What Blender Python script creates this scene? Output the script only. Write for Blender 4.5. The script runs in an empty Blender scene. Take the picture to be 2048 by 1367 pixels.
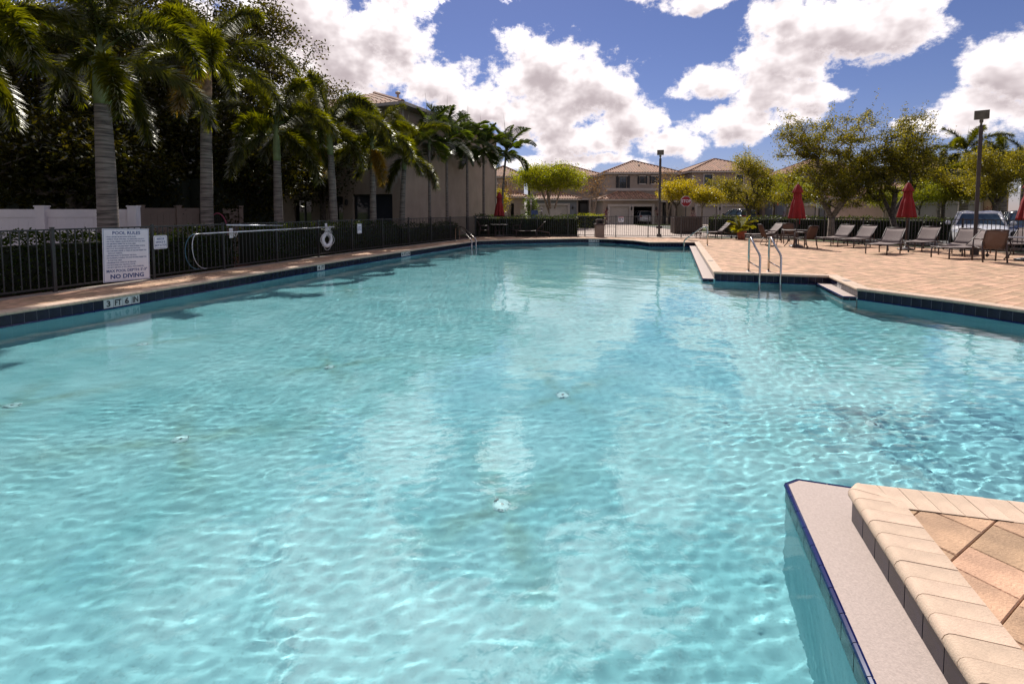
import bpy, bmesh, math, random
import numpy as np
from mathutils import Vector, Matrix

SC = bpy.context.scene
COL = SC.collection
R = math.radians
random.seed(7)
RNG = np.random.default_rng(7)

# ------------------------------------------------------------------ camera
FPX, CAM_Z, PITCH = 960.0, 1.58, R(3.2)          # focal length in photo pixels, eye height, tilt
YPP = 420 + FPX * math.tan(PITCH)
cam = bpy.data.cameras.new('camera')
cam.sensor_width = 36.0
cam.lens = 36.0 * FPX / 2048
cam.shift_y = -(683.5 - YPP) / 2048
cam.clip_end = 1500
cam_o = bpy.data.objects.new('camera', cam)
cam_o.location = (0, 0, CAM_Z)
cam_o.rotation_euler = (R(90) - PITCH, 0, 0)
COL.objects.link(cam_o)
SC.camera = cam_o

def ray(px, py):
    u = (px - 1024) / FPX; v = -(py - YPP) / FPX
    return (u, math.cos(PITCH) + v * math.sin(PITCH), -math.sin(PITCH) + v * math.cos(PITCH))
def gp(px, py, z=0.0):                # survey point of the photograph on the level z
    d = ray(px, py); t = (z - CAM_Z) / d[2]
    return (d[0] * t, d[1] * t)
def at(px, py, Y):                    # survey point at distance Y: returns X, Z
    d = ray(px, py); t = Y / d[1]
    return (d[0] * t, CAM_Z + d[2] * t)

# ------------------------------------------------------------------ light
SUN_EL, SUN_AZ = R(46), R(3)           # azimuth to the left of the view axis
sun_dir = Vector((-math.sin(SUN_AZ) * math.cos(SUN_EL), math.cos(SUN_AZ) * math.cos(SUN_EL), math.sin(SUN_EL)))
sl = bpy.data.lights.new('sun', 'SUN'); sl.energy = 5.0; sl.angle = R(0.53); sl.color = (1.0, 0.94, 0.86)
sl.cycles.is_caustics_light = True
so = bpy.data.objects.new('sun', sl); so.rotation_euler = sun_dir.to_track_quat('Z', 'Y').to_euler()
so.location = sun_dir * 60
COL.objects.link(so)

world = bpy.data.worlds.new('World'); SC.world = world; world.use_nodes = True
WN = world.node_tree; WN.nodes.clear()
SKY_STRENGTH = 0.083

def cloud_group():
    g = bpy.data.node_groups.new('cloud_density', 'ShaderNodeTree')
    g.interface.new_socket('P', in_out='INPUT', socket_type='NodeSocketVector')
    g.interface.new_socket('Detail', in_out='INPUT', socket_type='NodeSocketFloat')
    g.interface.new_socket('D', in_out='OUTPUT', socket_type='NodeSocketFloat')
    n = g.nodes; L = g.links.new
    gi = n.new('NodeGroupInput'); go = n.new('NodeGroupOutput')
    def vm(op, a, b):
        m = n.new('ShaderNodeVectorMath'); m.operation = op
        for i, s in enumerate((a, b)):
            if s is None: continue
            if isinstance(s, tuple): m.inputs[i].default_value = s
            else: L(s, m.inputs[i])
        return m
    def mt(op, a, b, c=None):
        m = n.new('ShaderNodeMath'); m.operation = op
        for i, s in enumerate((a, b, c)):
            if s is None: continue
            if isinstance(s, (int, float)): m.inputs[i].default_value = s
            else: L(s, m.inputs[i])
        return m.outputs[0]
    P = gi.outputs[0]
    # billows: warp the blob layout by a coarse noise
    nz = n.new('ShaderNodeTexNoise'); nz.inputs['Scale'].default_value = 7.0; nz.inputs['Detail'].default_value = 3.0
    L(P, nz.inputs['Vector'])
    w = vm('SUBTRACT', nz.outputs['Color'], (0.5, 0.5, 0.5))
    w2 = vm('MULTIPLY', w.outputs[0], (0.11, 0.08, 0.0))
    PW = vm('ADD', P, w2.outputs[0]).outputs[0]
    blobs = [  # photo px centre, px radii
        (590, 40, 150, 110), (690, 120, 150, 110), (770, 80, 110, 70),
        (865, 170, 95, 60), (960, 215, 120, 60), (1085, 140, 110, 80),
        (1170, 185, 115, 90), (1060, 235, 130, 60), (1250, 240, 95, 60), (1160, 285, 130, 36),
        (1330, 285, 85, 30), (1130, 325, 150, 16),
        (1660, 50, 190, 85), (1800, 40, 120, 66), (1570, 120, 125, 70), (1535, 195, 115, 52),
        (1425, 172, 80, 34), (1480, 248, 140, 42), (1620, 190, 65, 26), (1400, 8, 110, 24),
        (2040, 140, 120, 85), (1970, 225, 150, 50), (1850, 252, 100, 24), (350, 140, 260, 150),
        # just above the frame: known from their reflections in the pool
        (790, -70, 120, 105), (1000, -95, 60, 62), (650, -330, 170, 150), (860, -520, 420, 80), (10, -95, 90, 60), (1345, -135, 115, 110), (1580, -150, 150, 130), (1820, -180, 120, 90), (300, -420, 160, 90), (1250, -420, 170, 90),
    ]
    acc = None
    for (cx, cy, rx, ry) in blobs:
        d = ray(cx, cy); az = math.atan2(d[0], d[1]); el = math.atan2(d[2], math.hypot(d[0], d[1]))
        k = math.cos(az)
        kx = 1.52 * rx / FPX * k * k; ky = 1.52 * ry / FPX * k
        m = n.new('ShaderNodeVectorMath'); m.operation = 'MULTIPLY_ADD'; L(PW, m.inputs[0])
        m.inputs[1].default_value = (1 / kx, 1 / ky, 0); m.inputs[2].default_value = (-az / kx, -el / ky, 0)
        gt = n.new('ShaderNodeTexGradient'); gt.gradient_type = 'SPHERICAL'; L(m.outputs[0], gt.inputs[0])
        acc = gt.outputs['Fac'] if acc is None else mt('MAXIMUM', acc, gt.outputs['Fac'])
    acc = mt('MULTIPLY_ADD', acc, 1.75, -.42)
    # sky outside the frame: loose cumulus of the same kind all round
    ln = n.new('ShaderNodeTexNoise'); ln.inputs['Scale'].default_value = 3.1; ln.inputs['Detail'].default_value = 2.0
    off = vm('ADD', P, (5.3, 2.7, 1.0)); L(off.outputs[0], ln.inputs['Vector'])
    bgd = mt('MULTIPLY_ADD', ln.outputs['Fac'], 7.0, -3.35)
    sp = n.new('ShaderNodeSeparateXYZ'); L(P, sp.inputs[0])
    ax = mt('ABSOLUTE', sp.outputs[0], None)
    mx = n.new('ShaderNodeMapRange'); L(ax, mx.inputs[0]); mx.inputs[1].default_value = .82; mx.inputs[2].default_value = 1.0
    mz = n.new('ShaderNodeMapRange'); L(sp.outputs[1], mz.inputs[0]); mz.inputs[1].default_value = .82; mz.inputs[2].default_value = .98
    msk = mt('MAXIMUM', mx.outputs[0], mz.outputs[0])
    bgd = mt('ADD', bgd, mt('MULTIPLY_ADD', msk, 3.0, -3.0))
    acc = mt('MAXIMUM', acc, bgd)
    f1 = n.new('ShaderNodeTexNoise'); f1.inputs['Scale'].default_value = 15.0; L(gi.outputs[1], f1.inputs['Detail'])
    f1.inputs['Roughness'].default_value = .64; f1.inputs['Lacunarity'].default_value = 2.1
    st = vm('MULTIPLY', P, (1.0, 1.25, 1.0)); L(st.outputs[0], f1.inputs['Vector'])
    d = mt('MULTIPLY_ADD', f1.outputs['Fac'], 2.5, -1.25)
    d = mt('ADD', d, acc)
    L(d, go.inputs[0])
    return g

def build_world():
    n = WN.nodes; L = WN.links.new
    out = n.new('ShaderNodeOutputWorld'); bg = n.new('ShaderNodeBackground')
    sky = n.new('ShaderNodeTexSky'); sky.sky_type = 'NISHITA'; sky.sun_disc = False
    sky.sun_elevation = SUN_EL; sky.sun_rotation = -SUN_AZ; sky.air_density = 1.0; sky.dust_density = 0.15; sky.ozone_density = 4.0
    tc = n.new('ShaderNodeTexCoord'); sp = n.new('ShaderNodeSeparateXYZ'); L(tc.outputs['Generated'], sp.inputs[0])
    def mt(op, a, b=None, c=None):
        m = n.new('ShaderNodeMath'); m.operation = op
        for i, s in enumerate((a, b, c)):
            if s is None: continue
            if isinstance(s, (int, float)): m.inputs[i].default_value = s
            else: L(s, m.inputs[i])
        return m.outputs[0]
    az = mt('ARCTAN2', sp.outputs[0], sp.outputs[1]); el = mt('ARCSINE', sp.outputs[2])
    cb = n.new('ShaderNodeCombineXYZ'); L(az, cb.inputs[0]); L(el, cb.inputs[1])
    G = cloud_group()
    def dens(off, det):
        a = n.new('ShaderNodeVectorMath'); a.operation = 'ADD'; L(cb.outputs[0], a.inputs[0]); a.inputs[1].default_value = off
        g = n.new('ShaderNodeGroup'); g.node_tree = G; L(a.outputs[0], g.inputs[0]); g.inputs[1].default_value = det; return g.outputs[0]
    d0 = dens((0, 0, 0), 9.0); d1 = dens((0.0, 0.03, 0), 2.6)
    def ss(v, a, b, lo=0.0, hi=1.0):
        m = n.new('ShaderNodeMapRange'); m.interpolation_type = 'SMOOTHSTEP'; L(v, m.inputs[0])
        m.inputs[1].default_value = a; m.inputs[2].default_value = b; m.inputs[3].default_value = lo; m.inputs[4].default_value = hi
        return m.outputs[0]
    alpha = ss(d0, .14, .56)
    hor = ss(el, -.01, .03)
    alpha = mt('MULTIPLY', alpha, hor)
    # thick cloud above a point takes its sunlight away: bases and cores go grey
    shade = mt('MULTIPLY', ss(d1, .2, 1.45), ss(d0, .1, .9))
    cr = n.new('ShaderNodeValToRGB'); e = cr.color_ramp.elements
    e[0].position = 0; e[0].color = (1.28, 1.19, 1.19, 1); e[1].position = 1; e[1].color = (.58, .495, .515, 1)
    m = cr.color_ramp.elements.new(.45); m.color = (.93, .83, .84, 1)
    L(shade, cr.inputs[0])
    sk = n.new('ShaderNodeVectorMath'); sk.operation = 'MULTIPLY'; sk.inputs[1].default_value = tuple(SKY_STRENGTH * c for c in (.79, .71, .93)); L(sky.outputs[0], sk.inputs[0])
    # clouds scatter forward: brighter the closer they stand to the sun
    dt = n.new('ShaderNodeVectorMath'); dt.operation = 'DOT_PRODUCT'; L(tc.outputs['Generated'], dt.inputs[0]); dt.inputs[1].default_value = tuple(sun_dir)
    fw = ss(dt.outputs['Value'], .88, 1.0, 1.0, 4.2)
    cl = n.new('ShaderNodeVectorMath'); cl.operation = 'SCALE'; L(cr.outputs[0], cl.inputs[0]); L(fw, cl.inputs['Scale'])
    mix = n.new('ShaderNodeMix'); mix.data_type = 'RGBA'
    L(alpha, mix.inputs['Factor']); L(sk.outputs[0], mix.inputs['A']); L(cl.outputs[0], mix.inputs['B'])
    L(mix.outputs['Result'], bg.inputs['Color']); bg.inputs['Strength'].default_value = 0.76
    L(bg.outputs[0], out.inputs[0])
build_world()
world.cycles.sampling_method = 'MANUAL'; world.cycles.sample_map_resolution = 256

SC.view_settings.view_transform = 'Standard'
SC.view_settings.look = 'None'
SC.view_settings.gamma = 1.0
SC.view_settings.use_curve_mapping = False
SC.view_settings.exposure = 0.35
SC.render.engine = 'CYCLES'
SC.cycles.use_denoising = True
SC.cycles.volume_bounces = 0
SC.cycles.max_bounces = 8
SC.cycles.diffuse_bounces = 3
SC.cycles.glossy_bounces = 4
SC.cycles.transmission_bounces = 6
SC.cycles.transparent_max_bounces = 8
SC.cycles.caustics_refractive = True
SC.cycles.caustics_reflective = False
SC.cycles.sample_clamp_indirect = 5.0
SC.cycles.sample_clamp_direct = 9.0

# ------------------------------------------------------------------ mesh helpers
class MB:
    """collects verts and faces for one mesh"""
    def __init__(s): s.v = []; s.f = []; s.m = []
    def add(s, vs, fs, mi=0):
        o = len(s.v); s.v += [tuple(p) for p in vs]; s.f += [tuple(i + o for i in f) for f in fs]; s.m += [mi] * len(fs); return s
    def box(s, c, d, rz=0.0, mi=0, rx=0.0):
        hx, hy, hz = d[0] / 2, d[1] / 2, d[2] / 2
        vs = [(x, y, z) for x in (-hx, hx) for y in (-hy, hy) for z in (-hz, hz)]
        if rx: vs = [(x, y * math.cos(rx) - z * math.sin(rx), y * math.sin(rx) + z * math.cos(rx)) for x, y, z in vs]
        ca, sa = math.cos(rz), math.sin(rz)
        vs = [(c[0] + x * ca - y * sa, c[1] + x * sa + y * ca, c[2] + z) for x, y, z in vs]
        return s.add(vs, [(0, 1, 3, 2), (4, 6, 7, 5), (0, 4, 5, 1), (2, 3, 7, 6), (0, 2, 6, 4), (1, 5, 7, 3)], mi)
    def tube(s, pts, r, n=8, cap=True, mi=0, closed=False):
        pts = [Vector(p) for p in pts]; N = len(pts)
        rs = r if isinstance(r, (list, tuple)) else [r] * N
        vs = []; prev = None
        for i, p in enumerate(pts):
            if closed: t = pts[(i + 1) % N] - pts[i - 1]
            elif i == 0: t = pts[1] - p
            elif i == N - 1: t = p - pts[i - 1]
            else: t = (pts[i + 1] - p).normalized() + (p - pts[i - 1]).normalized()
            if t.length < 1e-9: t = Vector((0, 0, 1))
            t.normalize()
            if prev is None:
                a = t.cross(Vector((0, 0, 1)))
                if a.length < .05: a = t.cross(Vector((1, 0, 0)))
            else: a = prev - t * prev.dot(t)
            a.normalize(); prev = a; b = t.cross(a)
            vs += [p + (a * math.cos(2 * math.pi * k / n) + b * math.sin(2 * math.pi * k / n)) * rs[i] for k in range(n)]
        fs = []
        M = N if closed else N - 1
        for i in range(M):
            j = (i + 1) % N
            fs += [(i * n + k, i * n + (k + 1) % n, j * n + (k + 1) % n, j * n + k) for k in range(n)]
        if cap and not closed:
            fs.append(tuple(range(n - 1, -1, -1))); fs.append(tuple((N - 1) * n + k for k in range(n)))
        return s.add(vs, fs, mi)
    def lathe(s, prof, n=16, c=(0, 0, 0), mi=0, cap=True, fn=None):
        vs = []
        for (r, z) in prof:
            for k in range(n):
                a = 2 * math.pi * k / n; q = r if fn is None else fn(r, z, a)
                vs.append((c[0] + q * math.cos(a), c[1] + q * math.sin(a), c[2] + z))
        N = len(prof)
        fs = [(i * n + k, i * n + (k + 1) % n, (i + 1) * n + (k + 1) % n, (i + 1) * n + k) for i in range(N - 1) for k in range(n)]
        if cap: fs.append(tuple(range(n - 1, -1, -1))); fs.append(tuple((N - 1) * n + k for k in range(n)))
        return s.add(vs, fs, mi)
    def prism(s, poly, z0, z1, mi=0, bottom=True):
        n = len(poly)
        vs = [(x, y, z0) for x, y in poly] + [(x, y, z1) for x, y in poly]
        fs = [(i, (i + 1) % n, n + (i + 1) % n, n + i) for i in range(n)] + [tuple(range(n, 2 * n))]
        if bottom: fs.append(tuple(range(n - 1, -1, -1)))
        return s.add(vs, fs, mi)
    def mesh(s, name, mats, smooth=False):
        me = bpy.data.meshes.new(name); me.from_pydata(s.v, [], s.f)
        for m in (mats if isinstance(mats, (list, tuple)) else [mats]): me.materials.append(m)
        if any(s.m): me.polygons.foreach_set('material_index', s.m)
        if smooth: me.polygons.foreach_set('use_smooth', [True] * len(s.f))
        me.update(); return me
    def build(s, name, mats, parent=None, smooth=False, world=False):
        return link(name, s.mesh(name, mats, smooth), parent, world)

def link(name, me, parent=None, world=False):
    o = bpy.data.objects.new(name, me); COL.objects.link(o)
    if parent is not None:
        o.parent = parent
        if world: o.location = -Vector(parent.location)
    return o
def smooth_by_angle(o, deg=35):
    me = o.data
    me.polygons.foreach_set('use_smooth', [True] * len(me.polygons))
    bm = bmesh.new(); bm.from_mesh(me); lim = R(deg)
    for e in bm.edges:
        if len(e.link_faces) == 2 and e.calc_face_angle(0) > lim: e.smooth = False
    bm.to_mesh(me); bm.free(); return o
def tag(o, label=None, cat=None, group=None, kind=None):
    if label: o['label'] = label
    if cat: o['category'] = cat
    if group: o['group'] = group
    if kind: o['kind'] = kind
    return o
def thing(name, label, cat, loc=(0, 0, 0), rz=0.0, group=None):
    o = bpy.data.objects.new(name, None); COL.objects.link(o)
    o.location = loc; o.rotation_euler = (0, 0, rz); o.empty_display_size = .2
    return tag(o, label, cat, group)
def copy_tree(o, parent=None):
    c = o.copy(); COL.objects.link(c)
    if parent is not None: c.parent = parent
    for ch in list(o.children): copy_tree(ch, c)
    return c
def recv(o):                 # lies under water: takes the refracted sunlight
    o.cycles.is_caustics_receiver = True
    return o
def npmesh(name, V, Fq, mat, nper=4, smooth=False):
    """V (n,3) float, faces (m,nper) int"""
    me = bpy.data.meshes.new(name)
    me.vertices.add(len(V)); me.vertices.foreach_set('co', np.ascontiguousarray(V, dtype=np.float32).ravel())
    m = len(Fq); me.loops.add(m * nper); me.polygons.add(m)
    me.loops.foreach_set('vertex_index', np.ascontiguousarray(Fq, dtype=np.int32).ravel())
    me.polygons.foreach_set('loop_start', np.arange(0, m * nper, nper, dtype=np.int32))
    try: me.polygons.foreach_set('loop_total', np.full(m, nper, dtype=np.int32))
    except Exception: pass
    if smooth: me.polygons.foreach_set('use_smooth', np.ones(m, dtype=bool))
    me.update(calc_edges=True); me.validate()
    if mat is not None: me.materials.append(mat)
    return me
def text(body, size, mat, parent, loc, rot=(R(90), 0, 0), align='CENTER', ext=.0008, name='lettering', bold=0.0, sx=1.0):
    cu = bpy.data.curves.new('lettering', 'FONT'); cu.body = body; cu.size = size; cu.align_x = align; cu.align_y = 'CENTER'
    cu.extrude = ext; cu.resolution_u = 2; cu.offset = bold
    t = bpy.data.objects.new('tmp', cu); COL.objects.link(t)
    bpy.context.view_layer.update()
    me = bpy.data.meshes.new_from_object(t.evaluated_get(bpy.context.evaluated_depsgraph_get()))
    bpy.data.objects.remove(t); bpy.data.curves.remove(cu)
    me.name = name; me.materials.clear(); me.materials.append(mat)
    o = link(name, me, parent); o.location = loc; o.rotation_euler = rot; o.scale = (sx, 1, 1)
    return o

# ------------------------------------------------------------------ materials
def mat_base(name):
    m = bpy.data.materials.new(name); m.use_nodes = True; nt = m.node_tree; nt.nodes.clear()
    out = nt.nodes.new('ShaderNodeOutputMaterial'); return m, nt, out
def _n(nt, t): return nt.nodes.new(t)
def pmat(name, col, rough=.6, metal=0.0, var=.12, scale=6.0, bump=0.0, bscale=40.0, col2=None, spec=.5, rnd=0.0, detail=5.0, trans=0.0, aniso=None, wet=0.0):
    """principled surface: colour broken up by noise, optional piece-to-piece variation and fine relief"""
    m, nt, out = mat_base(name); L = nt.links.new
    b = _n(nt, 'ShaderNodeBsdfPrincipled'); L(b.outputs[0], out.inputs[0])
    b.inputs['Roughness'].default_value = rough; b.inputs['Metallic'].default_value = metal
    b.inputs['Specular IOR Level'].default_value = spec
    tc = _n(nt, 'ShaderNodeTexCoord'); src = tc.outputs['Object']
    if aniso:
        mp = _n(nt, 'ShaderNodeMapping'); mp.inputs['Scale'].default_value = aniso; L(src, mp.inputs[0]); src = mp.outputs[0]
    nz = _n(nt, 'ShaderNodeTexNoise'); nz.inputs['Scale'].default_value = scale; nz.inputs['Detail'].default_value = detail
    nz.inputs['Roughness'].default_value = .62; L(src, nz.inputs['Vector'])
    c2 = col2 if col2 else tuple(c * (1 - 2.2 * var) for c in col)
    c1 = col if col2 else tuple(min(1, c * (1 + var)) for c in col)
    rp = _n(nt, 'ShaderNodeValToRGB'); rp.color_ramp.elements[0].position = .34; rp.color_ramp.elements[1].position = .66
    rp.color_ramp.elements[0].color = (*c2, 1); rp.color_ramp.elements[1].color = (*c1, 1)
    L(nz.outputs['Fac'], rp.inputs[0]); c = rp.outputs[0]
    if rnd:
        oi = _n(nt, 'ShaderNodeObjectInfo'); ge = _n(nt, 'ShaderNodeNewGeometry')
        ad = _n(nt, 'ShaderNodeMath'); ad.operation = 'ADD'; L(oi.outputs['Random'], ad.inputs[0]); L(ge.outputs['Random Per Island'], ad.inputs[1])
        fr = _n(nt, 'ShaderNodeMath'); fr.operation = 'FRACT'; L(ad.outputs[0], fr.inputs[0])
        mr = _n(nt, 'ShaderNodeMapRange'); L(fr.outputs[0], mr.inputs[0]); mr.inputs[3].default_value = 1 - rnd; mr.inputs[4].default_value = 1 + rnd * .6
        hs = _n(nt, 'ShaderNodeHueSaturation'); L(mr.outputs[0], hs.inputs['Value']); L(c, hs.inputs['Color'])
        mh = _n(nt, 'ShaderNodeMapRange'); L(fr.outputs[0], mh.inputs[0]); mh.inputs[3].default_value = .5 + rnd * .035; mh.inputs[4].default_value = .5 - rnd * .035
        L(mh.outputs[0], hs.inputs['Hue']); c = hs.outputs[0]
    L(c, b.inputs['Base Color'])
    if trans: b.inputs['Transmission Weight'].default_value = trans
    if bump:
        n2 = _n(nt, 'ShaderNodeTexNoise'); n2.inputs['Scale'].default_value = bscale; n2.inputs['Detail'].default_value = 6; L(tc.outputs['Object'], n2.inputs['Vector'])
        bp = _n(nt, 'ShaderNodeBump'); bp.inputs['Strength'].default_value = bump; bp.inputs['Distance'].default_value = .02
        L(n2.outputs['Fac'], bp.inputs['Height']); L(bp.outputs[0], b.inputs['Normal'])
        rr = _n(nt, 'ShaderNodeMapRange'); L(nz.outputs['Fac'], rr.inputs[0]); rr.inputs[3].default_value = max(0, rough - .1); rr.inputs[4].default_value = min(1, rough + .1)
        L(rr.outputs[0], b.inputs['Roughness'])
    return m
def leafmat(name, c_dark, c_light, tr=.5, gloss=.12, tcol=None, rough=.45):
    """leaf: reflects a little, glows when lit from behind, each leaf its own tone"""
    m, nt, out = mat_base(name); L = nt.links.new
    ge = _n(nt, 'ShaderNodeNewGeometry'); oi = _n(nt, 'ShaderNodeObjectInfo')
    ad = _n(nt, 'ShaderNodeMath'); ad.operation = 'MULTIPLY_ADD'; L(oi.outputs['Random'], ad.inputs[0]); ad.inputs[1].default_value = .25; L(ge.outputs['Random Per Island'], ad.inputs[2])
    rp = _n(nt, 'ShaderNodeValToRGB'); rp.color_ramp.elements[0].color = (*c_dark, 1); rp.color_ramp.elements[1].color = (*c_light, 1)
    L(ad.outputs[0], rp.inputs[0])
    df = _n(nt, 'ShaderNodeBsdfDiffuse'); L(rp.outputs[0], df.inputs[0])
    tl = _n(nt, 'ShaderNodeBsdfTranslucent')
    mx = _n(nt, 'ShaderNodeMix'); mx.data_type = 'RGBA'; mx.blend_type = 'MULTIPLY'; mx.inputs['Factor'].default_value = 1.0
    L(rp.outputs[0], mx.inputs['A']); mx.inputs['B'].default_value = (*(tcol or (3.2, 2.7, .55)), 1); L(mx.outputs['Result'], tl.inputs[0])
    a = _n(nt, 'ShaderNodeMixShader'); a.inputs[0].default_value = tr; L(df.outputs[0], a.inputs[1]); L(tl.outputs[0], a.inputs[2])
    gl = _n(nt, 'ShaderNodeBsdfGlossy'); gl.inputs['Roughness'].default_value = rough; gl.inputs['Color'].default_value = (.9, .9, .85, 1)
    lw = _n(nt, 'ShaderNodeFresnel'); lw.inputs['IOR'].default_value = 1.45
    fm = _n(nt, 'ShaderNodeMath'); fm.operation = 'MULTIPLY'; L(lw.outputs[0], fm.inputs[0]); fm.inputs[1].default_value = gloss * 1.4
    b2 = _n(nt, 'ShaderNodeMixShader'); L(fm.outputs[0], b2.inputs[0]); L(a.outputs[0], b2.inputs[1]); L(gl.outputs[0], b2.inputs[2])
    L(b2.outputs[0], out.inputs[0]); return m

M = {}
M['paver'] = pmat('paver_clay', (.475, .298, .186), .85, var=.17, scale=3.2, bump=.35, bscale=90, rnd=.26, detail=8)
M['paver_base'] = pmat('joint_sand', (.20, .145, .105), .95, var=.2, scale=8)
M['coping'] = pmat('coping_cast_stone', (.52, .385, .285), .8, var=.09, scale=5, bump=.22, bscale=140, rnd=.07, detail=8)
M['ledge'] = pmat('ledge_quartz_plaster', (.40, .325, .29), .8, var=.07, scale=85, bump=.15, bscale=160, detail=9)
M['tile'] = pmat('navy_glazed_tile', (.008, .008, .024), .2, var=.25, scale=9, rnd=.25, spec=.25)
M['trim'] = pmat('cobalt_glazed_trim', (.006, .012, .080), .12, var=.1, rnd=.15, spec=.4)
M['grout'] = pmat('tile_grout', (.20, .20, .24), .9)
M['white_tile'] = pmat('white_glazed_tile', (.50, .485, .485), .15, var=.05)
M['black_print'] = pmat('black_print', (.012, .012, .014), .4, var=.0)
M['metal_fence'] = pmat('bronze_black_paint', (.028, .026, .027), .42, var=.15, scale=5)
M['steel'] = pmat('polished_stainless', (.50, .47, .44), .16, 1.0, var=.06, scale=20)
M['alu'] = pmat('brushed_aluminium', (.60, .61, .66), .35, .7, var=.05)
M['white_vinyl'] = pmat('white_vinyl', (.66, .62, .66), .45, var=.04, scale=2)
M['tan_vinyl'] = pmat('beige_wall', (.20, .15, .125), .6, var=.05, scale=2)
M['sign_white'] = pmat('sign_white', (.70, .68, .74), .35, var=.03)
M['sign_blue'] = pmat('sign_blue', (.020, .055, .20), .5, var=.0)
M['sign_red'] = pmat('sign_red', (.27, .008, .014), .35, var=.04)
M['mulch'] = pmat('red_mulch', (.115, .032, .02), .95, var=.5, scale=22, bump=1.0, bscale=45, detail=9)
M['trunk_palm'] = pmat('palm_trunk', (.175, .145, .128), .85, var=.34, scale=3, bump=.5, bscale=30, aniso=(.55, .55, 7.0))
M['crownshaft'] = pmat('crownshaft_green', (.17, .205, .075), .5, var=.22, scale=4, aniso=(1, 1, .5))
M['sheath'] = pmat('dry_sheath', (.36, .21, .125), .8, var=.3, scale=5, bump=.4)
M['bark'] = pmat('bark', (.105, .083, .066), .95, var=.35, scale=9, bump=.8, bscale=30)
M['bark_pale'] = pmat('pale_bark', (.26, .20, .155), .95, var=.3, scale=9, bump=.7, bscale=30)
M['foxtail'] = leafmat('foxtail_leaf', (.012, .020, .004), (.056, .062, .007), .50, .13, (4.4, 3.8, .42))
M['foxtail_dry'] = leafmat('foxtail_dry_leaf', (.10, .075, .02), (.19, .13, .03), .45, .12)
M['manila'] = leafmat('christmas_palm_leaf', (.015, .032, .008), (.050, .075, .014), .45, .2)
M['rachis'] = pmat('rachis', (.12, .13, .045), .5, var=.1)
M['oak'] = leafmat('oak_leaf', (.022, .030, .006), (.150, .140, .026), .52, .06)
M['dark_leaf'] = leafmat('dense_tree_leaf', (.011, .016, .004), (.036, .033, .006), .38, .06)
M['yellow_leaf'] = leafmat('yellow_green_leaf', (.10, .10, .008), (.22, .19, .014), .5, .08)
M['lime_leaf'] = leafmat('lime_leaf', (.065, .095, .010), (.16, .18, .018), .5, .08)
M['green_leaf'] = leafmat('tabebuia_leaf', (.055, .085, .008), (.16, .175, .014), .52, .05)
M['hedge_leaf'] = leafmat('hedge_leaf', (.008, .018, .004), (.032, .048, .008), .38, .05)
M['bare_twig'] = leafmat('dry_twig_leaf', (.10, .065, .045), (.22, .13, .075), .3, .05)
M['ti_leaf'] = leafmat('magenta_leaf', (.03, .004, .009), (.085, .006, .02), .3, .04, (1.2, .5, .8))
M['areca'] = leafmat('areca_leaf', (.07, .09, .008), (.19, .185, .016), .5, .12)
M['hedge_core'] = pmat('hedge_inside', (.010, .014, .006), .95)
M['grass'] = pmat('lawn', (.075, .105, .012), .95, var=.3, scale=3.0, bump=.8, bscale=60, detail=8)
M['asphalt'] = pmat('asphalt', (.075, .073, .072), .9, var=.15, scale=4, bump=.3, bscale=120)
M['driveway'] = pmat('driveway_pavers', (.40, .32, .27), .9, var=.14, scale=1.6, bump=.2, bscale=60)
M['concrete'] = pmat('concrete_kerb', (.29, .245, .21), .9, var=.12, scale=3, bump=.25, bscale=80)
M['stucco_brown'] = pmat('stucco_taupe', (.33, .26, .21), .95, var=.08, scale=1.4, bump=.7, bscale=26, detail=9, aniso=(1, 1, .6))
M['stucco_tan'] = pmat('stucco_tan', (.33, .25, .20), .95, var=.05, scale=1.5, bump=.4, bscale=26)
M['stucco_ochre'] = pmat('stucco_ochre', (.43, .28, .16), .95, var=.05, scale=1.5, bump=.4, bscale=26)
M['stucco_blue'] = pmat('stucco_blue_grey', (.18, .193, .215), .95, var=.05, scale=1.5, bump=.4, bscale=26)
M['stucco_grey'] = pmat('stucco_warm_grey', (.29, .235, .195), .95, var=.05, scale=1.5, bump=.4, bscale=26)
M['trim_white'] = pmat('house_trim', (.43, .385, .35), .7, var=.04)
M['roof'] = pmat('clay_barrel_tile', (.34, .19, .12), .85, var=.2, scale=2.5, bump=.3, bscale=12, rnd=.16)
M['garage'] = pmat('garage_door_paint', (.38, .34, .305), .6, var=.03)
M['dark_frame'] = pmat('dark_bronze_frame', (.018, .017, .017), .4)
M['shutter'] = pmat('black_shutter', (.016, .016, .019), .6)
M['void'] = pmat('dark_interior', (.018, .015, .013), .9)
M['sling'] = pmat('taupe_sling_fabric', (.165, .125, .115), .8, var=.07, scale=30, bump=.25, bscale=300)
M['frame_brown'] = pmat('brown_powder_coat', (.050, .030, .026), .45, var=.1)
M['table_top'] = pmat('bronze_table_top', (.09, .075, .075), .4, var=.1)
M['red_cloth'] = pmat('red_canvas', (.20, .0035, .0045), .8, var=.12, scale=3, bump=.3, bscale=140)
M['terracotta'] = pmat('terracotta', (.33, .10, .055), .8, var=.15, scale=6)
M['pebble'] = pmat('pebble_aggregate', (.30, .225, .18), .9, var=.4, scale=60, bump=.8, bscale=60)
M['bin_lid'] = pmat('brown_plastic', (.075, .042, .034), .5)
M['pole_brown'] = pmat('bronze_pole', (.040, .029, .026), .5, var=.1)
M['lamp_head'] = pmat('lamp_housing', (.105, .095, .075), .5, var=.15)
M['white_plastic'] = pmat('white_plastic', (.66, .63, .66), .4, var=.04)
M['fitting'] = pmat('floor_fitting', (.40, .62, .65), .5, var=.05)
M['rope'] = pmat('white_rope', (.60, .58, .60), .8)
M['blue_plastic'] = pmat('blue_plastic', (.03, .10, .16), .4)
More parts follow.
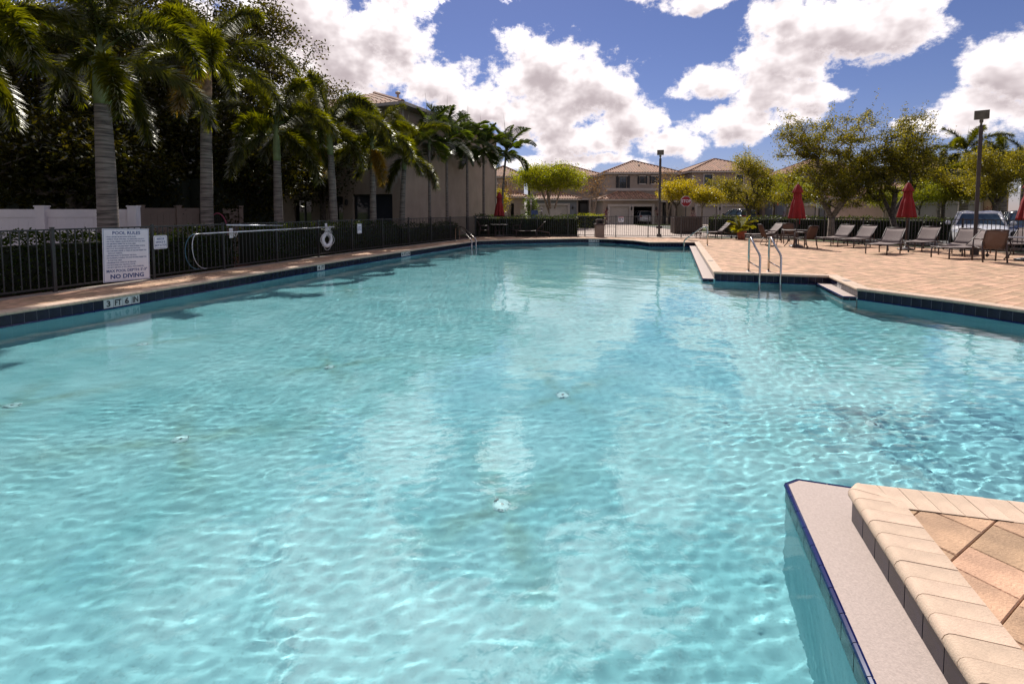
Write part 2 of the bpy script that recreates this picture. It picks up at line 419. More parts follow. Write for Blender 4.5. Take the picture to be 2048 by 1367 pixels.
M['pink_plastic'] = pmat('pink_rim', (.30, .05, .10), .5)
M['car_white'] = pmat('white_car_paint', (.55, .545, .56), .18, var=.01)
M['car_black'] = pmat('black_car_paint', (.015, .014, .016), .15, var=.01)
M['tyre'] = pmat('tyre_rubber', (.018, .018, .018), .8)
M['rim'] = pmat('alloy_rim', (.45, .45, .46), .3, .8)
M['lens'] = pmat('headlamp_lens', (.45, .46, .5), .08, var=.05)
M['redlens'] = pmat('tail_lamp', (.3, .01, .01), .15)
M['box_grey'] = pmat('utility_cabinet', (.36, .33, .29), .6, var=.06)
M['box_blue'] = pmat('blue_mailbox', (.03, .065, .20), .5)
M['orange_flag'] = pmat('orange_flag', (.55, .17, .07), .8)
M['wood_dark'] = pmat('brown_slat', (.060, .038, .028), .7, var=.2)
M['net'] = pmat('dark_net', (.03, .03, .032), .8)

def glassmat(name, col=(.035, .04, .05), rough=.03):
    m, nt, out = mat_base(name); L = nt.links.new
    b = _n(nt, 'ShaderNodeBsdfPrincipled'); b.inputs['Base Color'].default_value = (*col, 1); b.inputs['Roughness'].default_value = rough
    b.inputs['Specular IOR Level'].default_value = .5
    tc = _n(nt, 'ShaderNodeTexCoord'); nz = _n(nt, 'ShaderNodeTexNoise'); nz.inputs['Scale'].default_value = 1.1; L(tc.outputs['Object'], nz.inputs['Vector'])
    bp = _n(nt, 'ShaderNodeBump'); bp.inputs['Strength'].default_value = .03; L(nz.outputs['Fac'], bp.inputs['Height']); L(bp.outputs[0], b.inputs['Normal'])
    L(b.outputs[0], out.inputs[0]); return m
M['glass'] = glassmat('window_glass')
M['car_glass'] = glassmat('car_glass', (.03, .045, .06))

def watermat():
    m, nt, out = mat_base('pool_water'); L = nt.links.new
    g = _n(nt, 'ShaderNodeBsdfGlass'); g.inputs['IOR'].default_value = 1.333; g.inputs['Roughness'].default_value = 0.0
    g.inputs['Color'].default_value = (.90, .995, 1.0, 1)
    tc = _n(nt, 'ShaderNodeTexCoord'); nz = _n(nt, 'ShaderNodeTexNoise'); nz.inputs['Scale'].default_value = 24.0; nz.inputs['Detail'].default_value = 2; nz.inputs['Distortion'].default_value = .5
    L(tc.outputs['Object'], nz.inputs['Vector'])
    bp = _n(nt, 'ShaderNodeBump'); bp.inputs['Strength'].default_value = .10; bp.inputs['Distance'].default_value = .006
    L(nz.outputs['Fac'], bp.inputs['Height']); L(bp.outputs[0], g.inputs['Normal'])
    L(g.outputs[0], out.inputs[0]); return m
M['water'] = watermat()

def floormat():
    m, nt, out = mat_base('pool_plaster'); L = nt.links.new
    b = _n(nt, 'ShaderNodeBsdfDiffuse'); L(b.outputs[0], out.inputs[0])
    tc = _n(nt, 'ShaderNodeTexCoord')
    n1 = _n(nt, 'ShaderNodeTexNoise'); n1.inputs['Scale'].default_value = 1.3; n1.inputs['Detail'].default_value = 6; L(tc.outputs['Object'], n1.inputs['Vector'])
    n2 = _n(nt, 'ShaderNodeTexNoise'); n2.inputs['Scale'].default_value = 38; n2.inputs['Detail'].default_value = 4; L(tc.outputs['Object'], n2.inputs['Vector'])
    rp = _n(nt, 'ShaderNodeValToRGB'); e = rp.color_ramp.elements
    e[0].position = .3; e[0].color = (.215, .48, .525, 1); e[1].position = .72; e[1].color = (.335, .60, .645, 1)
    L(n1.outputs['Fac'], rp.inputs[0])
    sp = _n(nt, 'ShaderNodeMapRange'); L(n2.outputs['Fac'], sp.inputs[0]); sp.inputs[1].default_value = .3; sp.inputs[2].default_value = .45; sp.inputs[3].default_value = .86; sp.inputs[4].default_value = 1
    mx = _n(nt, 'ShaderNodeVectorMath'); mx.operation = 'SCALE'; L(rp.outputs[0], mx.inputs[0]); L(sp.outputs[0], mx.inputs['Scale'])
    at_ = _n(nt, 'ShaderNodeAttribute'); at_.attribute_name = 'stain'
    n3 = _n(nt, 'ShaderNodeTexNoise'); n3.inputs['Scale'].default_value = 6; n3.inputs['Detail'].default_value = 6; L(tc.outputs['Object'], n3.inputs['Vector'])
    ml = _n(nt, 'ShaderNodeMath'); ml.operation = 'MULTIPLY'; L(at_.outputs['Fac'], ml.inputs[0])
    mr = _n(nt, 'ShaderNodeMapRange'); L(n3.outputs['Fac'], mr.inputs[0]); mr.inputs[1].default_value = .3; mr.inputs[2].default_value = .65; mr.inputs[3].default_value = .25; mr.inputs[4].default_value = 1.0
    L(mr.outputs[0], ml.inputs[1])
    mm = _n(nt, 'ShaderNodeMix'); mm.data_type = 'RGBA'; L(ml.outputs[0], mm.inputs['Factor']); L(mx.outputs[0], mm.inputs['A']); mm.inputs['B'].default_value = (.16, .21, .10, 1)
    L(mm.outputs['Result'], b.inputs[0]); return m
M['plaster'] = floormat()

# ------------------------------------------------------------------ pool, deck, ground
WATER_Z, LEDGE_Z = -.245, -.185
NOSE = [(-7.0, 1.15), (1.43, 1.15), (1.915, 2.655), (2.0, 2.72), (2.8, 2.53), (6.2, 1.75), (7.4, 2.2), (8.3, 3.4), (8.65, 5.0),
        (8.5, 6.4), (8.16, 7.55), (7.78, 8.4), (7.4, 9.05), (7.01, 9.69), (7.65, 11.52), (5.18, 12.27), (9.05, 23.75),
        (6.8, 23.75), (6.4, 25.1), (5.6, 26.2), (4.6, 26.85), (3.4, 26.9), (1.6, 26.35), (-.3, 25.75), (-1.75, 25.0), (-2.55, 22.8),
        (-3.42, 20.6), (-4.3, 18.3), (-5.1, 16.1), (-5.8, 14.0), (-6.4, 11.95), (-6.95, 10.15), (-7.36, 8.8), (-7.9, 7.3),
        (-8.6, 5.3), (-9.15, 3.4), (-8.9, 2.1), (-8.1, 1.3)]
def offset_poly(P, d):
    """positive d moves outward (into the deck) for a counter-clockwise outline"""
    n = len(P); out = []
    for i in range(n):
        a, b, c = Vector(P[i - 1]), Vector(P[i]), Vector(P[(i + 1) % n])
        e1 = (b - a).normalized(); e2 = (c - b).normalized()
        n1 = Vector((e1.y, -e1.x)); n2 = Vector((e2.y, -e2.x))
        k = max(.35, 1 + n1.dot(n2)); out.append(tuple(b + (n1 + n2) * (d / k)))
    return out
def inside(pt, P):
    x, y = pt; r = False; j = len(P) - 1
    for i in range(len(P)):
        xi, yi = P[i]; xj, yj = P[j]
        if (yi > y) != (yj > y) and x < (xj - xi) * (y - yi) / (yj - yi) + xi: r = not r
        j = i
    return r
def inside_np(X, Y, P):
    r = np.zeros(X.shape, bool); j = len(P) - 1
    for i in range(len(P)):
        xi, yi = P[i]; xj, yj = P[j]
        if yi != yj: r ^= ((yi > Y) != (yj > Y)) & (X < (xj - xi) * (Y - yi) / (yj - yi) + xi)
        j = i
    return r
WALL = offset_poly(NOSE, .028)
BACK = offset_poly(NOSE, .235)
FENCE_L = [(-10.0, 5.7), (-8.12, 11.0), (-5.85, 18.2), (-3.3, 24.3), (-2.15, 27.1), (-2.15, 28.6)]
FENCE_F = [(-2.15, 28.6), (4.35, 28.6)]
FENCE_G = [(4.35, 28.6), (4.85, 28.3), (9.2, 27.55), (13.2, 26.6), (15.1, 25.3), (16.55, 21.75), (17.85, 18.9), (19.6, 15.3)]
DECK = [(-10.1, -5), (24, -5), (23, 8), (19.75, 15.3)] + [(x + .14, y + .08) for x, y in FENCE_G[::-1][1:-1]] + [(4.35, 28.75), (-2.3, 28.75), (-2.3, 27.1), (-3.45, 24.35), (-6.0, 18.25), (-8.27, 11.05), (-10.15, 5.75)]
def clean(P): return [p for i, p in enumerate(P) if (Vector(p) - Vector(P[i - 1])).length > .02]
DECK = clean(DECK)

def sheet(name, outer, hole, z, mat, parent=None):
    bm = bmesh.new(); eds = []
    for loop in ([outer] + ([hole] if hole else [])):
        vs = [bm.verts.new((x, y, z)) for x, y in loop]
        for i in range(len(vs)): eds.append(bm.edges.new((vs[i - 1], vs[i])))
    bmesh.ops.triangle_fill(bm, use_beauty=True, use_dissolve=False, edges=eds)
    bmesh.ops.recalc_face_normals(bm, faces=bm.faces)
    for f in bm.faces:
        if f.normal.z < 0: f.normal_flip()
    me = bpy.data.meshes.new(name); bm.to_mesh(me); bm.free(); me.materials.append(mat)
    o = link(name, me, parent); return o

GZ = -.10
ground = tag(sheet('ground', [(-400, -120), (400, -120), (400, 700), (-400, 700)], offset_poly(DECK, .0), GZ, M['grass']), kind='structure')
deck = tag(sheet('pool_deck', DECK, offset_poly(NOSE, .15), -.014, M['paver_base']), kind='structure')
mb = MB()                                     # edge of the slab down to the lawn
for i in range(len(DECK)):
    a, b = DECK[i - 1], DECK[i]; mb.add([(*a, GZ - .3), (*b, GZ - .3), (*b, -.014), (*a, -.014)], [(0, 1, 2, 3)])
mb.build('slab_edge', M['concrete'], deck)

# concrete edging under the fence
mb = MB()
edge_line = FENCE_L + FENCE_F[1:] + FENCE_G[1:]
for i in range(len(edge_line) - 1):
    a, b = Vector(edge_line[i]), Vector(edge_line[i + 1]); d = b - a
    if d.length < .05: continue
    c = (a + b) / 2; mb.box((c.x, c.y, -.024 + i * .0006), (d.length + .06, .26, .07), math.atan2(d.y, d.x))
mb.build('concrete_edging', M['concrete'], deck)

# pavers: courses 0.23 m wide running 30 degrees off the view, lengths mixed
A = R(30); CA, SA = math.cos(A), math.sin(A)
PAV = []
DECK_IN = offset_poly(clean(DECK[::1]), -.10); NOSE_TEST = offset_poly(NOSE, .11)
rr = random.Random(3)
for j in range(-140, 160):
    v = j * .232; u = -30 + rr.random() * .3
    while u < 45:
        ln = rr.choice((.15, .232, .232, .31, .31)); cu, cv = u + ln / 2, v
        x, y = cu * CA - cv * SA, cu * SA + cv * CA
        if -11 < x < 21 and .2 < y < 29.5 and abs(x) < 1.25 * y + 2.2:
            if inside((x, y), DECK_IN) and not inside((x, y), NOSE_TEST): PAV.append((x, y, ln))
        u += ln
PAV.sort(key=lambda p: (p[0] ** 2 + p[1] ** 2) + (200 if abs(p[0]) > 1.1 * p[1] + .3 else 0))
def paver_mb(mb, x, y, ln, c=(0, 0), bev=.005, h=.05, g=.004, rnd=True):
    """one paver, cut along the back of the coping where it meets it"""
    a, b = ln / 2 - g / 2, .232 / 2 - g / 2
    q = [Vector((x + p * CA - w * SA, y + p * SA + w * CA)) for p, w in ((-a, -b), (a, -b), (a, b), (-a, b))]
    hit = False
    for i in range(len(NOSE)):
        p0, p1 = Vector(CUT[i]), Vector(CUT[(i + 1) % len(CUT)]); e = (p1 - p0)
        if e.dot(Vector(NOSE[(i + 1) % len(NOSE)]) - Vector(NOSE[i])) <= 0: continue
        L_ = e.length; e.normalize(); s_ = (Vector((x, y)) - p0).dot(e)
        nr = Vector((e.y, -e.x)); d_ = (Vector((x, y)) - p0).dot(nr)
        if -.25 < s_ < L_ + .25 and -.3 < d_ < .3:
            if not (-.02 < s_ < L_ + .02) and all((v - p0).dot(nr) > 0 or not inside(v, CUT) for v in q): continue
            out = []
            for k in range(len(q)):
                u, v = q[k], q[(k + 1) % len(q)]; du, dv = (u - p0).dot(nr), (v - p0).dot(nr)
                if du >= 0: out.append(u)
                if (du >= 0) != (dv >= 0): out.append(u + (v - u) * (du / (du - dv)))
            if len(out) != len(q) or any((m - n_).length > 1e-6 for m, n_ in zip(out, q)): hit = True
            q = out
            if len(q) < 3: return False
    cx, cy = sum(v.x for v in q) / len(q), sum(v.y for v in q) / len(q)
    if any(inside(v * .97 + Vector((cx, cy)) * .03, NOSE) for v in q): return False
    dz = rr.uniform(-.0025, .0006) if rnd else 0; tx, ty = (rr.uniform(-.005, .005), rr.uniform(-.005, .005)) if rnd else (0, 0); n_ = len(q)
    zz = lambda v: dz + (v.x - cx) * tx + (v.y - cy) * ty
    lo = [(v.x - c[0], v.y - c[1], -h) for v in q]; mi = [(v.x - c[0], v.y - c[1], zz(v) - bev) for v in q]; tp = []
    for v in q:
        w = Vector((cx, cy)) - v; w = v + w.normalized() * min(bev * 1.3, w.length * .5); tp.append((w.x - c[0], w.y - c[1], zz(w)))
    mb.add(lo + mi + tp, [(i, (i + 1) % n_, n_ + (i + 1) % n_, n_ + i) for i in range(n_)] + [(n_ + i, n_ + (i + 1) % n_, 2 * n_ + (i + 1) % n_, 2 * n_ + i) for i in range(n_)] + [tuple(range(2 * n_, 3 * n_))])
    return True
CUT = offset_poly(NOSE, .205)
count = 0; mb = MB()
for (x, y, ln) in PAV:
    if count < 300:
        m1 = MB()
        if paver_mb(m1, x, y, ln, (x, y)): o = m1.build('paver', M['paver'], deck); o.location = (x, y, 0); count += 1
    else: paver_mb(mb, x, y, ln)
tag(mb.build('far_pavers', M['paver'], deck), kind='stuff')

# ---- coping bricks
coping = tag(bpy.data.objects.new('pool_coping', None), kind='structure'); COL.objects.link(coping)
PROF = [(1.0, .004), (.16, .0045), (.09, .002), (.035, -.008), (.006, -.024), (.012, -.042), (.05, -.055), (.14, -.058), (1.0, -.058)]
bricks = []
n = len(NOSE)
for i in range(n):
    a, b = Vector(NOSE[i]), Vector(NOSE[(i + 1) % n]); ab, bb = Vector(BACK[i]), Vector(BACK[(i + 1) % n])
    e = (b - a); Ln = e.length; e.normalize()
    s0b, s1b = (ab - a).dot(e), (bb - a).dot(e)
    k = max(1, round(Ln / .102)); nb = (ab - a) - e * s0b
    for q in range(k):
        t0, t1 = Ln * q / k, Ln * (q + 1) / k
        u0 = s0b if q == 0 else min(max(t0, s0b), s1b); u1 = s1b if q == k - 1 else min(max(t1, s0b), s1b)
        g = .0016
        p0, p1 = a + e * (t0 + g), a + e * (t1 - g); q0, q1 = a + nb + e * (u0 + g), a + nb + e * max(u1 - g, u0 + g + .001)
        bricks.append((p0, p1, q0, q1))
def brick_mb(B, c):
    p0, p1, q0, q1 = B; dz = rr.uniform(-.0012, .0012); vs = []
    for (P_, Q_) in ((p0, q0), (p1, q1)):
        for (f, z) in PROF:
            w = P_ + (Q_ - P_) * f; vs.append((w.x - c.x, w.y - c.y, z + dz))
    m = len(PROF)
    fs = [(j, m + j, m + j + 1, j + 1) for j in range(m - 1)] + [tuple(range(m)), tuple(range(2 * m - 1, m - 1, -1))]
    return vs, fs
inview = lambda p: (p.y > .6 and abs(p.x) < 1.1 * p.y + .4)
bricks.sort(key=lambda B: B[0].length + (0 if inview(B[0]) else 100))
for B in bricks[:300]:
    c = (B[0] + B[1] + B[2] + B[3]) / 4; vs, fs = brick_mb(B, c)
    o = link('coping_brick', MB().add(vs, fs).mesh('coping_brick', M['coping']), coping); o.location = (c.x, c.y, 0); smooth_by_angle(o, 50)
mb = MB()
for B in bricks[300:]:
    vs, fs = brick_mb(B, Vector((0, 0))); mb.add(vs, fs)
tag(mb.build('far_coping_bricks', M['coping'], coping), kind='stuff')

# ---- walls under the coping, floor
mb = MB(); nz = 6
for i in range(n):
    a, b = WALL[i], WALL[(i + 1) % n]
    zs = [-.03, -.6, -1.0, -1.4, -1.9]
    for k in range(4): mb.add([(*a, zs[k]), (*b, zs[k]), (*b, zs[k + 1]), (*a, zs[k + 1])], [(0, 1, 2, 3)])
pool_wall = tag(recv(mb.build('pool_wall', M['plaster'])), kind='structure')

def floor_z(y): return -1.30 - .42 * min(1, max(0, (y - 6) / 18))
def under(px, py):                    # survey point on the floor seen through the flat water
    d = Vector(ray(px, py)).normalized(); t = (WATER_Z - CAM_Z) / d.z
    p = Vector((0, 0, CAM_Z)) + d * t; nrm = Vector((0, 0, 1)); eta = 1 / 1.333
    ci = -d.z; k = 1 - eta * eta * (1 - ci * ci); rd = eta * d + (eta * ci - math.sqrt(k)) * nrm
    z = -1.35
    for _ in range(4):
        w = p + rd * ((z - p.z) / rd.z); z = floor_z(w.y)
    return w
DRAINS = [under(*p) for p in [(25, 810), (360, 877), (660, 733), (1125, 790), (1004, 1010), (285, 688), (1749, 848), (700, 580)]]
xs = np.arange(-10.5, 9.6, .08); ys = np.concatenate([np.arange(.8, 9.5, .065), np.arange(9.5, 28, .16)])
X, Y = np.meshgrid(xs, ys)
Z = np.vectorize(floor_z)(Y)
stain = np.zeros_like(X); srng = np.random.default_rng(5)
for kd, w in enumerate(DRAINS):
    dx, dy = X - w.x, Y - w.y; rad = np.hypot(dx, dy); th = np.arctan2(dy, dx)
    st = np.exp(-(rad / .16) ** 2) * .8
    for a in (.55, 2.0, 3.55, 5.2):
        aa = a + srng.uniform(-.25, .25); ln = srng.uniform(.55, 1.0); wd = np.cos(th - aa)
        perp = rad * np.sin(th - aa); along = rad * wd
        st = np.maximum(st, np.where(along > 0, np.exp(-(perp / (.05 + .16 * along)) ** 2) * np.exp(-(along / ln) ** 2) * .85, 0))
    stain = np.maximum(stain, st * (.25 if kd == 6 else .62))
V = np.stack([X, Y, Z], -1).reshape(-1, 3); I = np.arange(len(V)).reshape(X.shape)
Fq = np.stack([I[:-1, :-1], I[:-1, 1:], I[1:, 1:], I[1:, :-1]], -1).reshape(-1, 4)
me = npmesh('pool_floor', V, Fq, M['plaster'], smooth=True)
at_ = me.attributes.new('stain', 'FLOAT', 'POINT'); at_.data.foreach_set('value', stain.astype(np.float32).ravel())
pool_floor = tag(recv(link('pool_floor', me)), kind='structure')

# ---- ledges (raised gutters) on the sides that face left
pool_ledges = []
def ledge(poly):
    mb = MB(); m = len(poly)
    mb.add([(x, y, LEDGE_Z) for x, y in poly], [tuple(range(m))])
    for i in range(m):
        a, b = poly[i], poly[(i + 1) % m]; mb.add([(*a, LEDGE_Z - .004), (*a, -1.9), (*b, -1.9), (*b, LEDGE_Z - .004)], [(0, 1, 2, 3)], 1)
    o = recv(mb.build('pool_ledge', [M['ledge'], M['plaster']])); tag(o, kind='structure'); pool_ledges.append(o); return o
def trim_run(parent, pts, z, ln=.15, rad=.016, world=True):
    for i in range(len(pts) - 1):
        a, b = Vector((*pts[i], z)), Vector((*pts[i + 1], z)); d = b - a; L_ = d.length; k = max(1, round(L_ / ln)); d.normalize()
        for q in range(k):
            p0, p1 = a + d * (L_ * q / k + .002), a + d * (L_ * (q + 1) / k - .002)
            yield p0, p1
LA = [(1.60, 1.15), (1.95, 2.66), (2.42, 2.66), (2.50, 2.86), (1.88, 3.06), (1.775, 3.01), (1.175, 1.15)]
LB = [(5.22, 12.26), (9.07, 23.72), (8.78, 23.72), (4.93, 12.33)]
LC = [(7.03, 9.72), (7.66, 11.49), (7.38, 11.56), (6.80, 9.78)]
ledge_edges = []
for LP, run in ((LA, [(2.50, 2.86), (1.88, 3.06), (1.775, 3.01), (1.175, 1.15)]), (LB, [(8.78, 23.72), (4.93, 12.33), (5.18, 12.26)]), (LC, [(7.38, 11.56), (6.80, 9.78), (7.03, 9.72)])):
    o = ledge(LP)
    for p0, p1 in trim_run(o, run, LEDGE_Z - .012):
        ledge_edges.append((p0, p1, o))
tri_m = 0
for p0, p1, par in ledge_edges:
    c = (p0 + p1) / 2; mb = MB(); mb.tube([p0 - c, p1 - c], .0165, 8)
    d = (p1 - p0).normalized(); nrm = Vector((-d.y, d.x, 0))
    o = recv(mb.build('trim_tile', M['trim'], par, smooth=False)); o.location = c
    # glazed tile hanging below the bullnose, half under water
    e = MB(); L2 = (p1 - p0).length
    e.box((c.x, c.y, LEDGE_Z - .105), (L2 - .002, .012, .15), math.atan2(d.y, d.x))
    recv(e.build('edge_tile', M['tile'], par))

# ---- waterline tiles
tiles = []
for i in range(n):
    a, b = Vector(WALL[i]), Vector(WALL[(i + 1) % n]); e = b - a; Ln = e.length; e.normalize(); k = max(1, round(Ln / .155)); w = Ln / k
    short = i in (1, 13, 15)
    for q in range(k): tiles.append((a + e * (w * (q + .5)), math.atan2(e.y, e.x), w, short, i))
tiles.sort(key=lambda t: t[0].length + (0 if inview(t[0]) else 100))
tmesh = {}
def tile_mesh(w, short, mat, nm):
    key = (round(w, 3), short, nm)
    if key not in tmesh:
        z0, z1 = (LEDGE_Z + .002, -.060) if short else (-.216, -.060)
        tmesh[key] = MB().box((0, .0, (z0 + z1) / 2), (round(w, 3) - .006, .012, z1 - z0)).mesh(nm, mat)
    return tmesh[key]
MARKS = []     # (which tile, letters): filled from survey points on the tile band
def nearest_tile(px, py):
    x, y = gp(px, py, -.14); return min(range(len(tiles)), key=lambda j: (tiles[j][0] - Vector((x, y))).length)
marker = {}
def mark(px, py, words):
    j = nearest_tile(px, py); t0 = tiles[j]; e = Vector((math.cos(t0[1]), math.sin(t0[1])))
    # reading direction: left to right seen from the water = against the outline
    for k, wd in enumerate(words):
        c = t0[0] - e * (t0[2] * k)
        jj = min(range(len(tiles)), key=lambda q: (tiles[q][0] - c).length); marker[jj] = wd
mark(226, 606, ['3', 'FT', '6', 'IN']); mark(634, 536, ['4', 'FT']); mark(802, 509, ['4', 'FT', '6', 'IN']); mark(1177, 480, ['5', 'FT', '3', 'IN']); mark(1678, 571, ['4', 'FT'])
rest = MB()
for j, (c, ang, w, short, i) in enumerate(tiles):
    if j < 300 or j in marker:
        wht = j in marker
        o = link('waterline_tile', tile_mesh(w, short, M['white_tile' if wht else 'tile'], 'depth_tile' if wht else 'waterline_tile'), pool_wall)
        o.name = 'depth_tile' if wht else 'waterline_tile'
        o.location = (c.x, c.y, rr.uniform(-.0005, .0005)); o.rotation_euler = (0, 0, ang + rr.uniform(-.004, .004))
        if wht:
            t = text(marker[j], .150 if not short else .11, M['black_print'], o, (0, .0075, -.142 if not short else -.125), (R(90), 0, R(180)), name='depth_lettering', bold=.005, sx=.74 if len(marker[j]) > 1 else 1.0)
    else:
        z0, z1 = (LEDGE_Z + .002, -.060) if short else (-.216, -.060)
        rest.box((c.x, c.y, (z0 + z1) / 2), (w - .006, .012, z1 - z0), ang)
tag(rest.build('far_waterline_tiles', M['tile'], pool_wall), kind='stuff')
gm = MB()                                       # grout behind the tiles
for i in range(n):
    a, b = WALL[i], WALL[(i + 1) % n]
    gm.add([(*a, -.05), (*b, -.05), (*b, -.218), (*a, -.218)], [(0, 1, 2, 3)])
P2 = offset_poly(NOSE, .026)
gm.v = [(P2[i // 4 if False else k // 4][0], 0, 0) if False else v for k, v in enumerate(gm.v)]
g2 = MB()
for i in range(n):
    a, b = P2[i], P2[(i + 1) % n]; g2.add([(*a, -.05), (*b, -.05), (*b, -.218), (*a, -.218)], [(0, 1, 2, 3)])
g2.build('grout', M['grout'], pool_wall)
# cobalt bullnose at the waterline
TR = offset_poly(NOSE, .02); trims = []
for i in range(n):
    if i in (1, 13, 15): continue
    a, b = Vector((*TR[i], -.232)), Vector((*TR[(i + 1) % n], -.232)); d = b - a; L_ = d.length; d.normalize(); k = max(1, round(L_ / .155))
    for q in range(k): trims.append((a + d * (L_ * q / k + .002), a + d * (L_ * (q + 1) / k - .002)))
trims.sort(key=lambda t: t[0].xy.length + (0 if inview(t[0].xy) else 100))
mb = MB()
for j, (p0, p1) in enumerate(trims):
    if j < 250:
        c = (p0 + p1) / 2; o = recv(MB().tube([p0 - c, p1 - c], .017, 8).build('waterline_trim', M['trim'], pool_wall)); o.location = c
    else: mb.tube([p0, p1], .017, 6)
tag(mb.build('far_waterline_trim', M['trim'], pool_wall), kind='stuff')

# ---- water: real ripples, so that refraction, reflection and the sun net on the floor follow from them
def axis(segs):
    out = []
    for a, b, s in segs: out.append(np.arange(a, b - 1e-6, s))
    out.append([segs[-1][1]]); return np.concatenate(out)
wx = axis([(-9.4, -4.5, .06), (-4.5, 4.5, .024), (4.5, 9.2, .045)])
wy = axis([(1.05, 6.0, .022), (6.0, 12.0, .04), (12.0, 27.1, .075)])
X, Y = np.meshgrid(wx, wy)
wr = np.random.default_rng(21)
def wavesum(k, l0, l1, steep, dirs=None):
    Zz = np.zeros_like(X)
    for _ in range(k):
        lam = math.exp(wr.uniform(math.log(l0), math.log(l1))); th = wr.uniform(0, 2 * math.pi) if dirs is None else wr.normal(dirs, .6)
        Zz += steep * lam * wr.uniform(.5, 1.3) * np.sin(2 * math.pi / lam * (X * math.cos(th) + Y * math.sin(th)) + wr.uniform(0, 6.28))
    return Zz / math.sqrt(k)
def smooth01(t): t = np.clip(t, 0, 1); return t * t * (3 - 2 * t)
calm = wavesum(26, .35, 1.5, .0019)
mid = wavesum(64, .10, .34, .0040)
fine = wavesum(80, .06, .15, .0078, R(100))
patch = .5 + .5 * np.sin(X * .9 + 1.3 + .8 * np.sin(Y * .55)) * np.cos(Y * .42 + .6 * np.sin(X * .7))
busy = smooth01((X - .35 * Y + .9) / 3.5) * .52 + smooth01((Y - 4.5) / 6) * .40
amp_mid = .30 + .34 * patch + .75 * busy
amp_fine = .16 + .22 * patch + .80 * busy
Z = calm * (.9 + .3 * patch) + mid * amp_mid + fine * amp_fine
def ring(px, py, r0, lam, a, width):
    global Z
    cx, cy = gp(px, py, WATER_Z); dx, dy = X - cx, Y - cy; th = np.arctan2(dy, dx); p1, p2, p3 = wr.uniform(0, 6.28, 3)
    r = np.hypot(dx, dy) * (1 + .06 * np.sin(2 * th + p1) + .03 * np.sin(3 * th + p2))
    fade = .35 + .65 * (.5 + .5 * np.sin(th + p3)) ** 1.5
    Z = Z + a * .42 * fade * np.cos(2 * math.pi * (r - r0) / lam) * np.exp(-((r - r0) / width) ** 2)
for (px, py, r0) in ((625, 930, .10), (650, 950, .06), (668, 980, .09), (735, 1090, .08), (700, 1105, .10), (775, 1135, .05), (815, 1160, .05), (840, 1178, .04), (862, 1190, .035), (885, 1202, .035), (908, 1214, .03), (930, 1225, .03), (1085, 1188, .06), (1112, 1182, .08),
                     (608, 785, .10), (600, 860, .14), (560, 705, .22), (600, 700, .15), (310, 1010, .05), (250, 1030, .05), (200, 1040, .06)):
    ring(px, py, r0, .062, .0011, .045)
Z = Z + WATER_Z
ok = inside_np(X, Y, offset_poly(NOSE, .06))
cell = ok[:-1, :-1] & ok[:-1, 1:] & ok[1:, 1:] & ok[1:, :-1]
I = np.arange(X.size).reshape(X.shape)
Fq = np.stack([I[:-1, :-1], I[:-1, 1:], I[1:, 1:], I[1:, :-1]], -1)[cell]
used = np.unique(Fq); remap = np.full(X.size, -1); remap[used] = np.arange(len(used))
V = np.stack([X, Y, Z], -1).reshape(-1, 3)[used]
me = npmesh('water', V, remap[Fq], M['water'], smooth=True)
water = tag(link('water', me), kind='structure')
water.cycles.is_caustics_caster = True

# floor returns
for k, w in enumerate(DRAINS):
    names = ['far left', 'left', 'mid left', 'centre', 'near centre', 'upper left by the shaded wall', 'right', 'distant left']
    t = thing('floor_return', ['white round floor return with brown stain at the left picture edge', 'white round floor return with crossed green stains left of the ripple rings', 'small white floor return behind the left ripple rings',
        'white round floor return in mid pool right of the cloud reflection', 'nearest white round floor return with crossed green stains', 'small white floor return close to the shaded left wall below the depth marker',
        'white round floor return beyond the corner of the raised ledge', 'most distant faint white floor return on the left'][k], 'pool fitting', (w.x, w.y, w.z + .004), 0.0, 'round white fittings on the pool floor')
    recv(MB().lathe([(.0, .012), (.03, .012), (.055, .011), (.075, .007), (.082, .0)], 20, cap=False).build('cover', M['fitting'], t, smooth=True))
    recv(MB().lathe([(.0, .0135), (.014, .0135), (.016, .010)], 10, cap=False).build('nozzle', M['black_print'], t))
    for a in (0, 2.1, 4.2):
        recv(MB().tube([(.068 * math.cos(a + q * .12), .068 * math.sin(a + q * .12), .012) for q in range(7)], .004, 5).build('slot', M['black_print'], t))

# ------------------------------------------------------------------ beds, roads
def poly_sheet(name, poly, z, mat, kind='structure'):
    return tag(sheet(name, poly, None, z, mat), kind=kind)
poly_sheet('planting_bed', [(-10.25, 5.7), (-8.4, 11.0), (-6.15, 18.2), (-3.6, 24.3), (-2.45, 27.2), (-2.45, 29.0), (4.5, 29.0), (4.5, 30.2), (-2.8, 30.6), (-4.6, 26.5), (-6.3, 23.2), (-9.6, 17.6), (-10.7, 13.2), (-12.6, 11.6), (-13.5, 9.0), (-13.0, 5.7)], GZ + .045, M['mulch'])
poly_sheet('road', [(4.2, 32.0), (10.5, 30.0), (13.6, 29.2), (17.2, 27.0), (19.0, 22.6), (20.4, 19.0), (24.0, 14.0), (60, 14), (60, 26), (30, 26.5), (24, 31.0), (17.0, 35.5), (14.0, 46.5), (60, 44.0), (60, 50.0), (-40, 52.0), (-40, 46.0), (3.2, 46.5)], GZ + .02, M['asphalt'])
drv = tag(sheet('driveway', [(3.9, 29.2), (10.2, 28.4), (13.8, 30.5), (13.4, 44.0), (13.6, 57.0), (9.8, 57.5), (5.0, 57.5), (3.2, 46.0), (3.0, 36.0)], None, GZ + .04, M['driveway']), kind='structure')
mb = MB()                                           # joints between the driveway slabs
for k in range(14):
    y = 30.5 + k * 1.9; mb.box((8.4, y, GZ + .043), (9.2, .035, .004))
